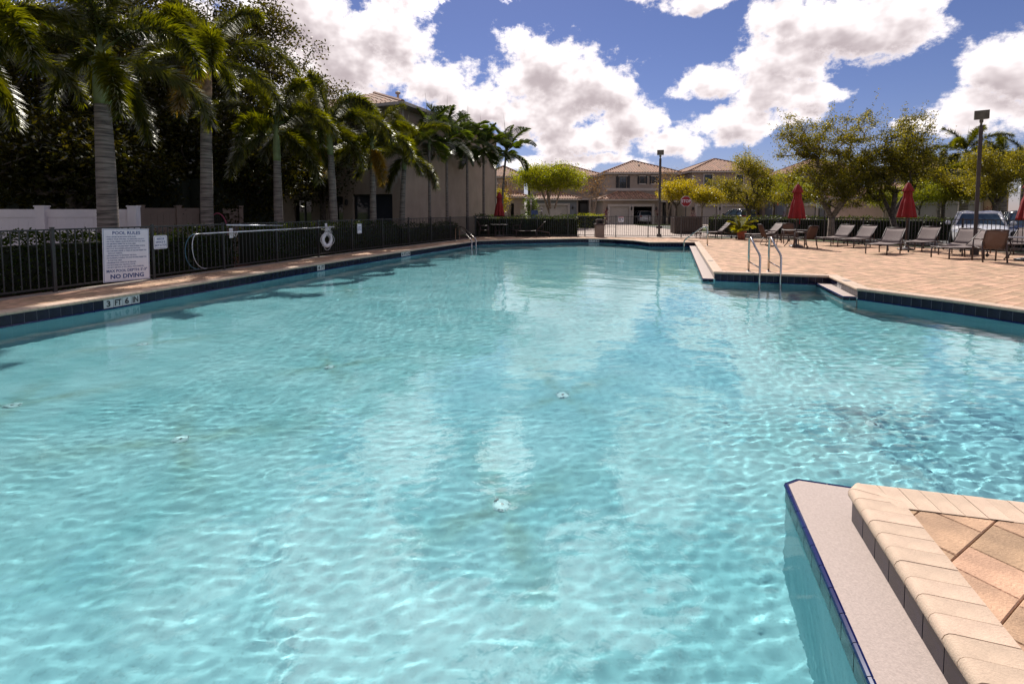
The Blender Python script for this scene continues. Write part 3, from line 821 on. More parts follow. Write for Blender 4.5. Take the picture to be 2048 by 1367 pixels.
mb.build('driveway_joints', M['paver_base'], drv)
for k, (a, b) in enumerate([((13.9, 29.3), (17.4, 27.1)), ((17.4, 27.1), (19.2, 22.7)), ((19.2, 22.7), (20.6, 19.1)), ((14.3, 35.6), (17.0, 35.0)), ((17.0, 35.0), (24.0, 30.4)), ((24, 30.4), (30, 26))]):
    a, b = Vector(a), Vector(b); d = b - a; c = (a + b) / 2
    tag(MB().box((c.x, c.y, GZ + .06), (d.length, .16, .12), math.atan2(d.y, d.x)).build('kerb', M['concrete']), kind='structure')
poly_sheet('grass_verge', [(13.6, 35.8), (17.2, 35.2), (24.2, 30.6), (30.5, 26.4), (33, 28), (26, 33.4), (18.5, 38.6), (13.6, 41)], GZ + .03, M['grass'])
poly_sheet('second_driveway', [(20, 45), (33, 42), (33, 49), (30, 58), (21, 58)], GZ + .05, M['driveway'])

# ------------------------------------------------------------------ metal pool fence
FH = 1.22
pick_me = MB().box((0, 0, .64), (.017, .017, 1.1)).mesh('picket', M['metal_fence'])
post_me = MB().box((0, 0, .62), (.052, .052, 1.24)).box((0, 0, 1.245), (.06, .06, .018)).mesh('post', M['metal_fence'])
def walk(line, step):
    """points every step along a polyline with heading"""
    out = []; acc = 0.0; nxt = 0.0
    for i in range(len(line) - 1):
        a, b = Vector(line[i]), Vector(line[i + 1]); L_ = (b - a).length; d = (b - a) / L_
        while nxt <= acc + L_ + 1e-6: out.append((a + d * (nxt - acc), math.atan2(d.y, d.x))); nxt += step
        acc += L_
    return out
def metal_fence(label, line, panel=1.83, pickets=15, skip=()):
    f = thing('metal_fence', label, 'fence', (line[0][0], line[0][1], 0))
    o0 = Vector((line[0][0], line[0][1], 0))
    posts = walk(line, panel)
    if (Vector(line[-1]) - posts[-1][0]).length > .3: posts.append((Vector(line[-1]), posts[-1][1]))
    for (p, a) in posts:
        o = link('post', post_me, f); o.location = (p.x - o0.x, p.y - o0.y, 0); o.rotation_euler = (0, 0, a)
    for i in range(len(posts) - 1):
        a, b = posts[i][0], posts[i + 1][0]; d = b - a; L_ = d.length; an = math.atan2(d.y, d.x); c = (a + b) / 2 - o0.xy
        MB().box((c.x, c.y, FH - .015), (L_ - .05, .04, .03), an).build('top_rail', M['metal_fence'], f)
        MB().box((c.x, c.y, .10), (L_ - .05, .032, .03), an).build('bottom_rail', M['metal_fence'], f)
        kk = max(1, round(L_ / (panel / pickets)))
        for q in range(1, kk):
            p = a + d * (q / kk) - o0.xy
            k = link('picket', pick_me, f); k.location = (p.x, p.y, 0); k.rotation_euler = (0, 0, an)
    return f
metal_fence('long dark metal picket fence along the shaded left deck behind the pool rules sign', FENCE_L)
metal_fence('short dark metal fence run behind the far shaded chairs in front of the hedge', FENCE_F)
metal_fence('dark metal picket fence with gate curving behind the loungers on the right deck', FENCE_G)

def on_fence(px, py, off=0.0):
    """survey point on the left fence plane; off moves it towards the pool"""
    d = ray(px, py); best = None
    for i in range(len(FENCE_L) - 1):
        a, b = Vector(FENCE_L[i]), Vector(FENCE_L[i + 1]); e = (b - a).normalized(); nr = Vector((e.y, -e.x)); a2 = a + nr * off
        den = d[0] * nr.x + d[1] * nr.y
        t = (a2.x * nr.x + a2.y * nr.y) / den; p = Vector((d[0] * t, d[1] * t)); s = (p - a2).dot(e)
        if -.01 <= s <= (b - a).length + .01: best = (Vector((p.x, p.y, CAM_Z + d[2] * t)), math.atan2(e.y, e.x))
    return best
# pool rules board
pc, pa = on_fence(253, 512, .06)
t = thing('pool_rules_sign', 'large white pool rules board with blue lettering tied to the left fence', 'sign', (pc.x, pc.y, .06), pa)
t.rotation_euler = (R(-2), R(2.2), pa)
MB().box((0, 0, .56), (.92, .012, 1.12)).build('board', M['sign_white'], t)
bd = MB()
for (cx, cz, w, h) in ((0, 1.105, .89, .006), (0, .015, .89, .006), (-.445, .56, .006, 1.096), (.445, .56, .006, 1.096)): bd.box((cx, -.0075, cz), (w, .003, h))
bd.build('border', M['sign_blue'], t)
yy = -.0068
text('POOL RULES', .098, M['sign_blue'], t, (0, yy, 1.025), name='heading', bold=.002)
lines = ['POOL HOURS: FROM DAWN UNTIL DUSK', 'SWIM AT YOUR OWN RISK, NO LIFEGUARD ON DUTY.', 'NO FOOD, DRINKS, GLASS OR PETS IN THE POOL AREA.', 'NO SMOKING PERMITTED IN POOL AREA.', 'DIAPER AGED CHILDREN MUST WEAR RUBBER SHORTS.',
         'NO TOYS OR FLOATING DEVICES IN THE POOL.', 'NO CHILDREN UNDER 16 YEARS OF AGE ARE PERMITTED', '  WITHOUT PARENTS.', 'SHOWER PRIOR TO ENTERING THE POOL.', 'NO RUNNING, PUSHING, OR LOUD PLAYING PERMITTED', '  IN THE POOL AREA.',
         'MAXIMUM POOL CAPACITY: 86 PERSONS.', 'DO NOT SWALLOW THE POOL WATER.', 'DO NOT USE POOL IF YOU ARE ILL WITH DIARRHEA.']
for k, s in enumerate(lines):
    b = '' if s.startswith('  ') else '\u2022 '
    text(b + s.strip(), .0375, M['sign_blue'], t, (-.40 if b else -.37, yy, .945 - k * .0495), align='LEFT', name='rule_line', bold=.0006, sx=.80)
text('MAX POOL DEPTH: 5\'-3"', .077, M['sign_blue'], t, (0, yy, .225), name='depth_line', bold=.002, sx=.97)
text('NO DIVING', .125, M['sign_blue'], t, (0, yy, .105), name='warning_line', bold=.004, sx=1.02)

def small_sign(name, label, px, py, w, h, lines, size):
    pc, pa = on_fence(px, py, .045)
    t = thing(name, label, 'sign', (pc.x, pc.y, pc.z - h / 2), pa)
    m = MB(); r = .03
    pts = []
    for (cx, cz, a0) in ((w / 2 - r, r, -90), (w / 2 - r, h - r, 0), (-w / 2 + r, h - r, 90), (-w / 2 + r, r, 180)):
        for q in range(5): a = R(a0 + q * 22.5); pts.append((cx + r * math.cos(a), cz + r * math.sin(a)))
    N = len(pts); m.add([(x, -.003, z) for x, z in pts] + [(x, .003, z) for x, z in pts], [tuple(range(N)), tuple(range(2 * N - 1, N - 1, -1))] + [(i, N + i, N + (i + 1) % N, (i + 1) % N) for i in range(N)])
    m.build('plate', M['sign_white'], t)
    k = .86; MB().tube([(x * k, -.0035, h / 2 + (z - h / 2) * (1 - (1 - k) * w / h)) for x, z in pts], .0035, 4, closed=True).build('border', M['sign_blue'], t)
    for i, s in enumerate(lines): text(s, size, M['sign_blue'], t, (0, -.0042, h / 2 + (len(lines) / 2 - .5 - i) * size * 1.25), name='lettering', bold=.0015, sx=.85)
    for z in (.03, h - .03):
        bo = MB().lathe([(.006, 0), (.004, .004)], 8).build('bolt', M['steel'], t); bo.location = (0, -.003, z); bo.rotation_euler = (R(90), 0, 0)
    return t
small_sign('rescue_sign', 'small square white sign saying rescue device is not a toy', 321, 484, .31, .31, ['RESCUE', 'DEVICE IS', 'NOT A TOY'], .058)
small_sign('rescue_sign', 'small upright white sign on the fence right of the ring buoy', 719, 457, .24, .37, ['RESCUE', 'DEVICE IS', 'NOT A TOY'], .044)

# reaching pole with crook, second pole, hooks, ring buoy
p0, a0 = on_fence(405, 467, .16); p1, a1 = on_fence(668, 453.5, .16)
t = thing('rescue_hook_pole', 'long white reaching pole with blue crook loop hung along the left fence', 'rescue pole', (p0.x, p0.y, 0))
MB().tube([p0, p1], .019, 8).build('pole', M['alu'], t, True, True)
e = (p1 - p0).normalized(); up = Vector((0, 0, 1)); crook = []
for q in range(15):
    a = R(90) + q * R(13.2); crook.append(p0 + e * (-.18 + .30 * math.cos(a)) + up * (-.43 + .43 * math.sin(a)) + Vector((.05 * q / 14, -.02, 0)))
MB().tube([p0] + crook, .009, 6).build('crook', M['blue_plastic'], t, True, True)
MB().tube([p0] + [c + e * (.16 * math.sin(min(1, q / 9) * 1.57)) + Vector((.06, -.03, 0)) for q, c in enumerate(crook)], .008, 6).build('crook', M['alu'], t, True, True)
p2, _ = on_fence(453, 450, .13); p3, _ = on_fence(564, 451, .13)
t = thing('spare_pole', 'short white pole resting near the top rail of the left fence', 'pole', (p2.x, p2.y, 0))
MB().tube([p2, p3], .019, 8).build('pole', M['alu'], t, True, True)
for (px, py, lb) in ((462, 463, 'white double hook holding the rescue pole near its crook end'), (652, 452, 'white hook on the fence above the ring buoy')):
    h, a = on_fence(px, py, .05); t = thing('pole_hook', lb, 'hook', (h.x, h.y, h.z - .1), a)
    for sx in (-.035, .035):
        MB().tube([(sx, .0, .17), (sx, -.03, .05), (sx, -.07, -.02), (sx, -.13, -.03), (sx, -.165, .03), (sx, -.17, .10)], .008, 6).build('prong', M['white_plastic'], t, True)
    MB().box((0, .0, .06), (.11, .012, .26)).build('back_plate', M['white_plastic'], t)
h, a = on_fence(654, 479.5, .14)
t = thing('ring_buoy', 'white ring buoy with looped white rope hanging from the rescue pole', 'ring buoy', (h.x, h.y, h.z), a)
N1, N2 = 36, 14; vs = []; fs = []
for i in range(N1):
    A1 = 2 * math.pi * i / N1
    for j in range(N2):
        B1 = 2 * math.pi * j / N2; rr_ = .205 + .066 * math.cos(B1); vs.append((rr_ * math.cos(A1), .048 * math.sin(B1), rr_ * math.sin(A1)))
for i in range(N1):
    for j in range(N2): fs.append((i * N2 + j, ((i + 1) % N1) * N2 + j, ((i + 1) % N1) * N2 + (j + 1) % N2, i * N2 + (j + 1) % N2))
MB().add(vs, fs).build('ring', M['white_plastic'], t, True)
for A1 in (40, 140, 225, 318):
    A1 = R(A1); m = MB(); m.tube([((.205 + .070 * math.cos(b)) * math.cos(A1), .052 * math.sin(b), (.205 + .070 * math.cos(b)) * math.sin(A1)) for b in [2 * math.pi * q / 14 for q in range(14)]], .017, 5, closed=True); m.build('band', M['sign_white'], t, True)
pts = []
for q in range(64):
    A1 = 2 * math.pi * q / 64; ph = (math.degrees(A1) - 40) % 360
    bul = .5 - .5 * math.cos(A1 * 4 - R(160)); pts.append(((.28 + .07 * abs(bul)) * math.cos(A1), -.02, (.28 + .07 * abs(bul)) * math.sin(A1)))
MB().tube(pts, .009, 5, closed=True).build('grab_rope', M['rope'], t, True)
for k in range(5):
    q = .04 * (k - 2); MB().tube([(q * .3, -.05, .42), (q * 2.0 - .07, -.065, .28 - abs(q)), (q, -.07, .16 - .04 * k), (q * 1.4 + .07, -.068, .27), (q * .4, -.05, .415)], .006, 5).build('hanging_rope', M['rope'], t, True)
# dark mesh oval with a pink rim standing behind the fence
cx, cz = at(436, 452, 16.5)
t = thing('oval_net', 'dark oval net with pink rim standing behind the left fence', 'sports net', (cx, 16.5, GZ))
MB().tube([(.32 * math.cos(2 * math.pi * q / 28), .0, .95 + .62 * math.sin(2 * math.pi * q / 28)) for q in range(28)], .022, 6, closed=True).build('rim', M['pink_plastic'], t, True)
m = MB()
for k in range(-4, 5):
    xx = k * .065; zz = .62 * math.sqrt(max(0, 1 - (xx / .32) ** 2)); m.tube([(xx, 0, .95 - zz), (xx, 0, .95 + zz)], .006, 4)
for k in range(-8, 9):
    zz = k * .07; xx = .32 * math.sqrt(max(0, 1 - (zz / .62) ** 2)); m.tube([(-xx, 0, .95 + zz), (xx, 0, .95 + zz)], .006, 4)
m.build('netting', M['net'], t)
MB().tube([(-.25, .3, 0), (0, .02, .5), (.25, .3, 0)], .02, 6).build('stand', M['net'], t)

# ------------------------------------------------------------------ vinyl fences and beige walls at the far left
def vinyl_fence(label, a, b, posts, h, mat, post_w=.2):
    a, b = Vector(a), Vector(b); d = b - a; L_ = d.length; an = math.atan2(d.y, d.x)
    f = thing('vinyl_fence', label, 'fence', (a.x, a.y, GZ), an)
    xs_ = [L_ * k / (posts - 1) for k in range(posts)]
    for x in xs_: MB().box((x, 0, (h + .06) / 2), (post_w, post_w, h + .06)).box((x, 0, h + .075), (post_w + .03, post_w + .03, .035)).build('post', mat, f)
    for i in range(posts - 1):
        x0, x1 = xs_[i] + post_w / 2, xs_[i + 1] - post_w / 2; w = x1 - x0; c = (x0 + x1) / 2
        MB().box((c, 0, h - .1), (w, .06, .2)).build('top_rail', mat, f); MB().box((c, 0, .1), (w, .06, .16)).build('bottom_rail', mat, f)
        kk = max(3, round(w / .2))
        pmm = MB().box((0, 0, (h - .02) / 2 + .02), (w / kk - .004, .028, h - .36)).mesh('board', mat)
        for q in range(kk): o = link('board', pmm, f); o.location = (x0 + (q + .5) * w / kk, 0, 0)
    return f
xa, _ = at(268, 430, 12.4); xb, _ = at(85, 430, 12.0); dxx = xa - xb
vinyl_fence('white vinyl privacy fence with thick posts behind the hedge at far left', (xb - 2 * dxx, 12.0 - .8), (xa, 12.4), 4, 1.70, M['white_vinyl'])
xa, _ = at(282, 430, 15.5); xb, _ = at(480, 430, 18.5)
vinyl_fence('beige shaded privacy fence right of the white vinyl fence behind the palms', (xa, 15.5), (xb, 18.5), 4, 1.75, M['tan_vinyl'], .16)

# ------------------------------------------------------------------ foliage tools
def leaf_quads(C, Ln, W, rng, dirs=None, droop=0.0, flat=.0):
    """C (n,3) leaf bases; returns diamond leaves with random or given directions"""
    n_ = len(C)
    if dirs is None:
        dirs = rng.normal(size=(n_, 3)); dirs[:, 2] = dirs[:, 2] * (1 - flat) - droop
    dirs = dirs / (np.linalg.norm(dirs, axis=1, keepdims=True) + 1e-9)
    ref = rng.normal(size=(n_, 3)); ref[:, 2] += flat * 2
    side = np.cross(dirs, ref); side /= (np.linalg.norm(side, axis=1, keepdims=True) + 1e-9)
    nrm = np.cross(side, dirs)
    L_ = (Ln * rng.uniform(.65, 1.25, n_))[:, None]; w_ = (W * rng.uniform(.7, 1.2, n_))[:, None]
    mid = C + dirs * L_ * .5 + nrm * L_ * .06
    V = np.stack([C, mid + side * w_ * .5, C + dirs * L_, mid - side * w_ * .5], 1).reshape(-1, 3)
    F_ = np.arange(n_ * 4).reshape(-1, 4)
    return V, F_
def leaf_object(name, C, Ln, W, rng, mat, parent, **k):
    V, F_ = leaf_quads(C, Ln, W, rng, **k)
    return link(name, npmesh(name, V, F_, mat), parent)

def tree(name, label, base, fork_h, crown_c, crown_r, leaf, bark, leaf_n=9000, leaf_len=.11, leaf_w=.06, tips=110, trunk_r=.14, seed=1, lean=(0, 0), sprig=.25, spread=.42, cat='tree', group=None, stems=1, flat=.2, hollow=.35, limb_r=None, droop=.1, lobes=0):
    """tapered trunk and limbs grown towards points spread through the crown; leaves sit round the twigs"""
    rng = np.random.default_rng(seed)
    t = thing(name, label, cat, base, 0, group)
    cr = np.array(crown_r, float); cc = np.array(crown_c, float)
    pts = []
    lob = [np.array([math.cos(a), math.sin(a), 0]) * rng.uniform(.35, .72) + np.array([0, 0, rng.uniform(-.8, .6)]) for a in np.arange(lobes) * 2.4 + rng.uniform(0, 6)]
    while len(pts) < tips:
        if lobes:
            c_ = lob[len(pts) % lobes]; p = rng.normal(size=3); p /= np.linalg.norm(p); pts.append(cc + (c_ + p * rng.uniform(.55, 1.0) * np.array([.42, .42, .38])) * cr); continue
        p = rng.uniform(-1, 1, 3); r = np.linalg.norm(p)
        if hollow < r < 1.0 * rng.uniform(.72, 1.12): pts.append(cc + p * cr)
    pts = np.array(pts)
    fork = np.array([lean[0], lean[1], fork_h], float)
    nodes = [np.array([0, 0, -.15]), np.array([lean[0] * .35, lean[1] * .35, fork_h * .5]), fork]; par = [-1, 0, 1]
    if stems > 1:
        for s in range(stems):
            a = 2 * math.pi * (s + rng.uniform(0, .6)) / stems
            nodes.append(fork + np.array([math.cos(a) * cr[0] * .28, math.sin(a) * cr[1] * .28, (cc[2] - cr[2] * .55 - fork_h) * rng.uniform(.55, .9)])); par.append(2)
    order = np.argsort(np.linalg.norm(pts - fork, axis=1)); leaf_tip = []
    for k in order:
        p = pts[k]; N_ = np.array(nodes[1:])
        dd = np.linalg.norm(N_ - p, axis=1) + .9 * np.maximum(0, N_[:, 2] - p[2]) + (np.arange(len(N_)) == 0) * 5
        j = int(np.argmin(dd)) + 1; q = nodes[j]
        m1 = q + (p - q) * .5 + rng.normal(size=3) * .07 * np.linalg.norm(p - q) + np.array([0, 0, .05 * np.linalg.norm(p - q)])
        nodes.append(m1); par.append(j); nodes.append(p); par.append(len(nodes) - 2); leaf_tip.append(len(nodes) - 1)
    cnt = np.zeros(len(nodes)); 
    for k in leaf_tip: cnt[k] += 1
    for k in range(len(nodes) - 1, 0, -1): cnt[par[k]] += max(cnt[k], .2)
    rad = trunk_r * (np.maximum(cnt, .25) / cnt[2]) ** .42; rad[:2] = trunk_r * np.array([1.25, 1.05]); rad = np.maximum(rad, .008)
    tr, br = MB(), MB()
    tr.tube([nodes[0], nodes[0] * .6 + nodes[1] * .4 + rng.normal(size=3) * .02, nodes[1], nodes[2]], [rad[0] * 1.25, rad[0], rad[1], rad[2]], 9)
    for k in range(3, len(nodes)):
        br.tube([nodes[par[k]], nodes[k]], [min(rad[par[k]] * .85, rad[k] * 1.7), rad[k]], 5 if rad[k] < .05 else 7, cap=False)
    tr.build('trunk', bark, t, True); br.build('branches', bark, t, True)
    C = []; per = max(1, leaf_n // len(pts))
    for p in pts:
        c = p + rng.normal(size=(per, 3)) * spread * np.array([1, 1, .62]) * rng.uniform(.6, 1.25)
        C.append(c)
        if rng.random() < sprig:
            d = (p - cc) / cr; d = d / (np.linalg.norm(d) + 1e-6) + np.array([0, 0, .9]); d /= np.linalg.norm(d)
            s = rng.uniform(0, 1.0, per // 4)[:, None]; L_ = rng.uniform(.6, 1.6) * (1 if cr[2] > 1.5 else .6)
            C.append(p + d * s * L_ + rng.normal(size=(len(s), 3)) * .05)
    C = np.concatenate(C)
    leaf_object('crown', C, leaf_len, leaf_w, rng, leaf, t, flat=flat, droop=droop)
    return t

# ------------------------------------------------------------------ palms
def frond_mesh(kind, el0, bend, length, rng, leaf, dens=1.0):
    """one leaf: a rachis that arches over, leaflets along it (all round for foxtails, two ranks otherwise)"""
    N_ = 16; pts = []; p = np.zeros(3); a = el0
    for i in range(N_ + 1):
        pts.append(p.copy()); s = i / N_; a = el0 - bend * s ** 1.3
        p = p + np.array([math.cos(a), 0, math.sin(a)]) * length / N_
    pts = np.array(pts)
    mb = MB(); mb.tube([tuple(q) for q in pts], [.024 * (1 - .8 * i / N_) + .003 for i in range(N_ + 1)], 5)
    V, F3 = [], []
    nl = int((640 if kind == 'fox' else 130) * dens)
    sv = np.sort(rng.uniform(.13 if kind == 'fox' else .16, 1.0, nl))
    for k, s in enumerate(sv):
        x = s * N_; i = min(N_ - 1, int(x)); b = pts[i] + (pts[i + 1] - pts[i]) * (x - i); tg = pts[i + 1] - pts[i]; tg /= np.linalg.norm(tg)
        sd = np.array([0, 1.0, 0]); up = np.cross(tg, sd); up *= np.sign(up[2]) if abs(up[2]) > .05 else 1
        if kind == 'fox':
            th = rng.uniform(0, 2 * math.pi); ra = sd * math.cos(th) + up * math.sin(th)
            d = ra * rng.uniform(.75, 1) + tg * rng.uniform(.35, .8); L_ = .46 * (1 - .45 * abs(s - .45) * 1.6) * rng.uniform(.75, 1.15); w = .028; dr = .10
        else:
            sg = 1 if k % 2 else -1; d = sd * sg * .9 + up * rng.uniform(.28, .55) + tg * rng.uniform(.35, .65); L_ = .58 * math.sin(math.pi * (.12 + .82 * s)) ** .7 * rng.uniform(.85, 1.1); w = .046; dr = .12
        d /= np.linalg.norm(d); wv = np.cross(d, tg); wv /= np.linalg.norm(wv) + 1e-9
        m = b + d * L_ * .5; e = b + d * L_ + np.array([0, 0, -dr * L_ * 2.0])
        o = len(V); V += [b - wv * w * .35, b + wv * w * .35, m - wv * w * .5, m + wv * w * .5, e]; F3 += [(o, o + 1, o + 3), (o, o + 3, o + 2), (o + 2, o + 3, o + 4)]
    o = len(mb.v); mb.v += [tuple(q) for q in V]; mb.f += [tuple(i + o for i in f) for f in F3]; mb.m += [1] * len(F3)
    return mb.mesh('frond', [M['rachis'], leaf])
frng = np.random.default_rng(11)
FOX = [frond_mesh('fox', R(e), R(b), L_, frng, M['foxtail']) for e, b, L_ in ((76, 60, 2.3), (62, 90, 2.6), (50, 110, 2.7), (38, 122, 2.8), (24, 118, 2.75), (6, 92, 2.6), (-14, 70, 2.4))]
FOXD = frond_mesh('fox', R(-30), R(52), 2.0, frng, M['foxtail_dry'])
ADO = [frond_mesh('ado', R(e), R(b), L_, frng, M['manila']) for e, b, L_ in ((78, 35, 1.45), (62, 60, 1.6), (45, 75, 1.65), (28, 80, 1.6), (8, 70, 1.5), (-15, 55, 1.4))]
def palm(name, label, x, y, top_z, r, kind, seed, fronds=11, az0=0.0, shaft=1.0, lean=0.0, dry=0, scale=1.0, spear=True, base_z=GZ, sheath=False, az=None):
    g = np.random.default_rng(seed)
    t = thing(name, label, 'palm tree', (x, y, base_z), 0, 'palms behind the left fence' if y < 33 else 'palms beyond the road')
    H = top_z - base_z; hs = H - shaft
    mb = MB(); prof = []; nr = int(hs / (.075 if kind == 'fox' else .09))
    for i in range(nr + 1):                      # ringed trunk, swollen at the foot
        s = i / nr; rad = r * (1.12 - .22 * s + .18 * math.exp(-s * 9) + (.10 * math.sin(math.pi * min(1, s * 1.1)) if kind == 'fox' else 0))
        z = s * hs
        prof += [(rad * .985, z), (rad * 1.012, z + .035 * (hs / nr) / .075)]
    mb.lathe(prof[:-1], 14, fn=lambda q, z, a: q * (1 + .012 * math.sin(3 * a + z * 2.1)))
    mb.v = [(vx + lean * (vz / H) ** 2, vy, vz) for vx, vy, vz in mb.v]
    mb.build('trunk', M['trunk_palm'], t, True)
    cs = MB(); n_ = 10; rb = prof[-2][0]
    cs.lathe([((rb * (1.08 - .55 * (k / n_) ** 1.4 + .12 * math.sin(math.pi * k / n_))), hs - .02 + shaft * k / n_) for k in range(n_ + 1)], 14)
    cs.v = [(vx + lean * (vz / H) ** 2, vy, vz) for vx, vy, vz in cs.v]
    cs.build('crownshaft', M['sheath'] if sheath else M['crownshaft'], t, True)
    FM = FOX if kind == 'fox' else ADO
    for k in range(fronds):
        q = k / max(1, fronds - 1); m = FM[min(len(FM) - 1, int(q * len(FM) * .999))]
        if k >= fronds - dry and kind == 'fox': m = FOXD
        o = link('frond', m, t); o.location = (lean * ((H - .08 - .10 * q) / H) ** 2, 0, H - .08 - .22 * q)
        aa = (az0 + k * 2.39996 + g.uniform(-.25, .25)) if az is None else az[k % len(az)] + g.uniform(-.12, .12)
        o.rotation_euler = (g.uniform(-.12, .12), g.uniform(-.12, .12), aa); sc_ = scale * g.uniform(.92, 1.14); o.scale = (sc_, sc_, sc_)
    if spear:
        a = g.uniform(0, 6.28); MB().tube([(lean, 0, H - .1), (lean + .07 * math.cos(a), .07 * math.sin(a), H + .9), (lean + .22 * math.cos(a), .22 * math.sin(a), H + 1.75 * scale)], [.03, .022, .003], 6).build('spear_leaf', M['rachis'], t, True)
    return t
def px_palm(label, px, Y, crown_py, r, kind, seed, **k):
    x, z = at(px, crown_py, Y)
    return palm('foxtail_palm' if kind == 'fox' else 'christmas_palm', label, x, Y, z, r, kind, seed, **k)
px_palm('thick grey foxtail palm trunk nearest the pool rules sign', 200, 11.6, 92, .185, 'fox', 1, fronds=12, az0=.3, shaft=1.35)
px_palm('second foxtail palm with brown dry sheath below its crown', 402, 14.6, 105, .15, 'fox', 2, fronds=13, az0=1.3, shaft=1.3, lean=.18, sheath=True, dry=1)
px_palm('third foxtail palm with tall green crownshaft left of the window', 552, 16.8, 248, .13, 'fox', 3, fronds=11, az0=.6, shaft=1.25)
px_palm('fourth foxtail palm standing behind the ring buoy', 664, 18.6, 246, .13, 'fox', 4, fronds=14, lean=-.15, az0=2.2, shaft=1.2, dry=1)
px_palm('fifth foxtail palm in front of the dark patio door with bronze fronds', 744, 20.6, 284, .125, 'fox', 5, fronds=12, az0=.1, shaft=1.1, dry=2)
px_palm('sixth foxtail palm at the corner of the taupe building', 802, 22.6, 300, .12, 'fox', 6, fronds=9, lean=.2, az0=1.9, shaft=.9)
px_palm('foxtail palm at the left picture edge with only its fronds showing', -90, 10.2, 60, .17, 'fox', 9, fronds=12, az0=.35, shaft=1.2)
px_palm('slender palm just right of the building corner', 858, 26.0, 270, .075, 'ado', 21, fronds=12, az0=.5, shaft=.8, scale=1.25)
px_palm('slender palm with the tallest upright fronds before the taupe wall', 893, 28.0, 272, .08, 'ado', 22, fronds=12, az0=1.1, shaft=.8, scale=1.35)
px_palm('slender palm in the middle of the bare taupe wall', 934, 30.0, 278, .08, 'ado', 23, fronds=11, az0=2.0, shaft=.8, scale=1.3)
px_palm('slender palm near the right end of the taupe wall', 967, 31.2, 296, .08, 'ado', 24, fronds=11, az0=.2, shaft=.75, scale=1.25)
px_palm('slender leaning palm right of the taupe wall above the far red umbrella', 1003, 32.5, 298, .075, 'ado', 25, fronds=12, az0=.9, shaft=.75, scale=1.3, lean=.35)

# ------------------------------------------------------------------ dark trees behind the palms
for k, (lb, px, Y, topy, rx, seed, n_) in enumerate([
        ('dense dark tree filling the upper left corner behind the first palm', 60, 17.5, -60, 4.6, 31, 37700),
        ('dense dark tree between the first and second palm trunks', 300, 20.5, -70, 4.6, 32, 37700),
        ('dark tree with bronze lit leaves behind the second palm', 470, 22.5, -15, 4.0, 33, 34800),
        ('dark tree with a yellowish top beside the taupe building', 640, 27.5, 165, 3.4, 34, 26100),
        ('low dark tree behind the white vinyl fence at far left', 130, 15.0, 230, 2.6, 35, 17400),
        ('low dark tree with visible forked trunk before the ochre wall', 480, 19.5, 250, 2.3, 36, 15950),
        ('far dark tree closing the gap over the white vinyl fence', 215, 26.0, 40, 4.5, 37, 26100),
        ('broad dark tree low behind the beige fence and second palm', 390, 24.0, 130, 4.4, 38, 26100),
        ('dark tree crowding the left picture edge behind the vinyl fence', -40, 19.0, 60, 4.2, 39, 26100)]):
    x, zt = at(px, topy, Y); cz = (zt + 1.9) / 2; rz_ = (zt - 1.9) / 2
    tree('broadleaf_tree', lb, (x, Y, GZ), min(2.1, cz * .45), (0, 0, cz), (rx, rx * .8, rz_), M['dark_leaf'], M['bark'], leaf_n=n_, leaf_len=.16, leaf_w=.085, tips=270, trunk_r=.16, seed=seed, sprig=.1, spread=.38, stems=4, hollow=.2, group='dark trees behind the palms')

# ------------------------------------------------------------------ hedges
def hedge(name, label, line, depth, h, z0, mat, n_per_m2=300, leaf=.075, seed=1, core=True, ragged=.05, group=None, cat='hedge', kind=None):
    g = np.random.default_rng(seed)
    t = thing(name, label, cat, (line[0][0], line[0][1], z0), 0, group); o0 = np.array([line[0][0], line[0][1]])
    C = []; cm = MB()
    for i in range(len(line) - 1):
        a, b = np.array(line[i], float), np.array(line[i + 1], float); d = b - a; L_ = np.linalg.norm(d); d /= L_; nr = np.array([d[1], -d[0]])
        nn = int(n_per_m2 * L_ * (2 * h + depth)); u = g.uniform(0, L_, nn); w = g.uniform(0, 2 * h + depth, nn)
        bump = ragged * (np.sin(u * 2.3 + seed) + np.sin(u * 5.1 + 2 * seed) * .6)
        off = np.where(w < h, depth / 2, np.where(w < h + depth, (w - h) - depth / 2, -depth / 2)); z = np.where(w < h, w, np.where(w < h + depth, h + bump, w - h - depth))
        p = a[None] + d[None] * u[:, None] + nr[None] * off[:, None] - o0; c = np.concatenate([p, z[:, None]], 1) + g.normal(size=(nn, 3)) * np.array([.045, .045, .05]); c[:, 2] = np.maximum(c[:, 2], .03); C.append(c)
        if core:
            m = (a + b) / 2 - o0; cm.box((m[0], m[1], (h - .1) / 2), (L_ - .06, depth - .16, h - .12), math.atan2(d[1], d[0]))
    C = np.concatenate(C)
    leaf_object('foliage', C, leaf, leaf * .6, g, mat, t, flat=.0, droop=-.4)
    if core: cm.build('inner_growth', M['hedge_core'], t)
    return t
def off_line(line, d):
    out = []
    for i, p in enumerate(line):
        a = Vector(line[max(0, i - 1)]); b = Vector(line[min(len(line) - 1, i + 1)]); e = (b - a).normalized(); out.append((p[0] + e.y * d, p[1] - e.x * d))
    return out
lf = off_line([(-9.3, 7.7), (-8.12, 11.0), (-7.3, 13.6)], -1.0)
hedge('hedge', 'loose leggy hedge behind the fence in front of the white vinyl fence', lf, .65, 1.08, GZ, M['hedge_leaf'], 620, .075, 41, core=True, ragged=.09)
hedge('hedge', 'tall dark screen of shrubs behind the white vinyl fence', [(-24, 17.0), (-16.0, 16.2), (-11.5, 17.2), (-10.5, 20.5)], 1.2, 2.9, GZ, M['dark_leaf'], 110, .17, 45, ragged=.3)
hedge('hedge', 'dense clipped hedge behind the ring buoy with yellow lit top', off_line([(-7.15, 14.1), (-5.85, 18.2), (-4.6, 21.2)], -.85), .8, 1.12, GZ, M['hedge_leaf'], 260, .085, 42)
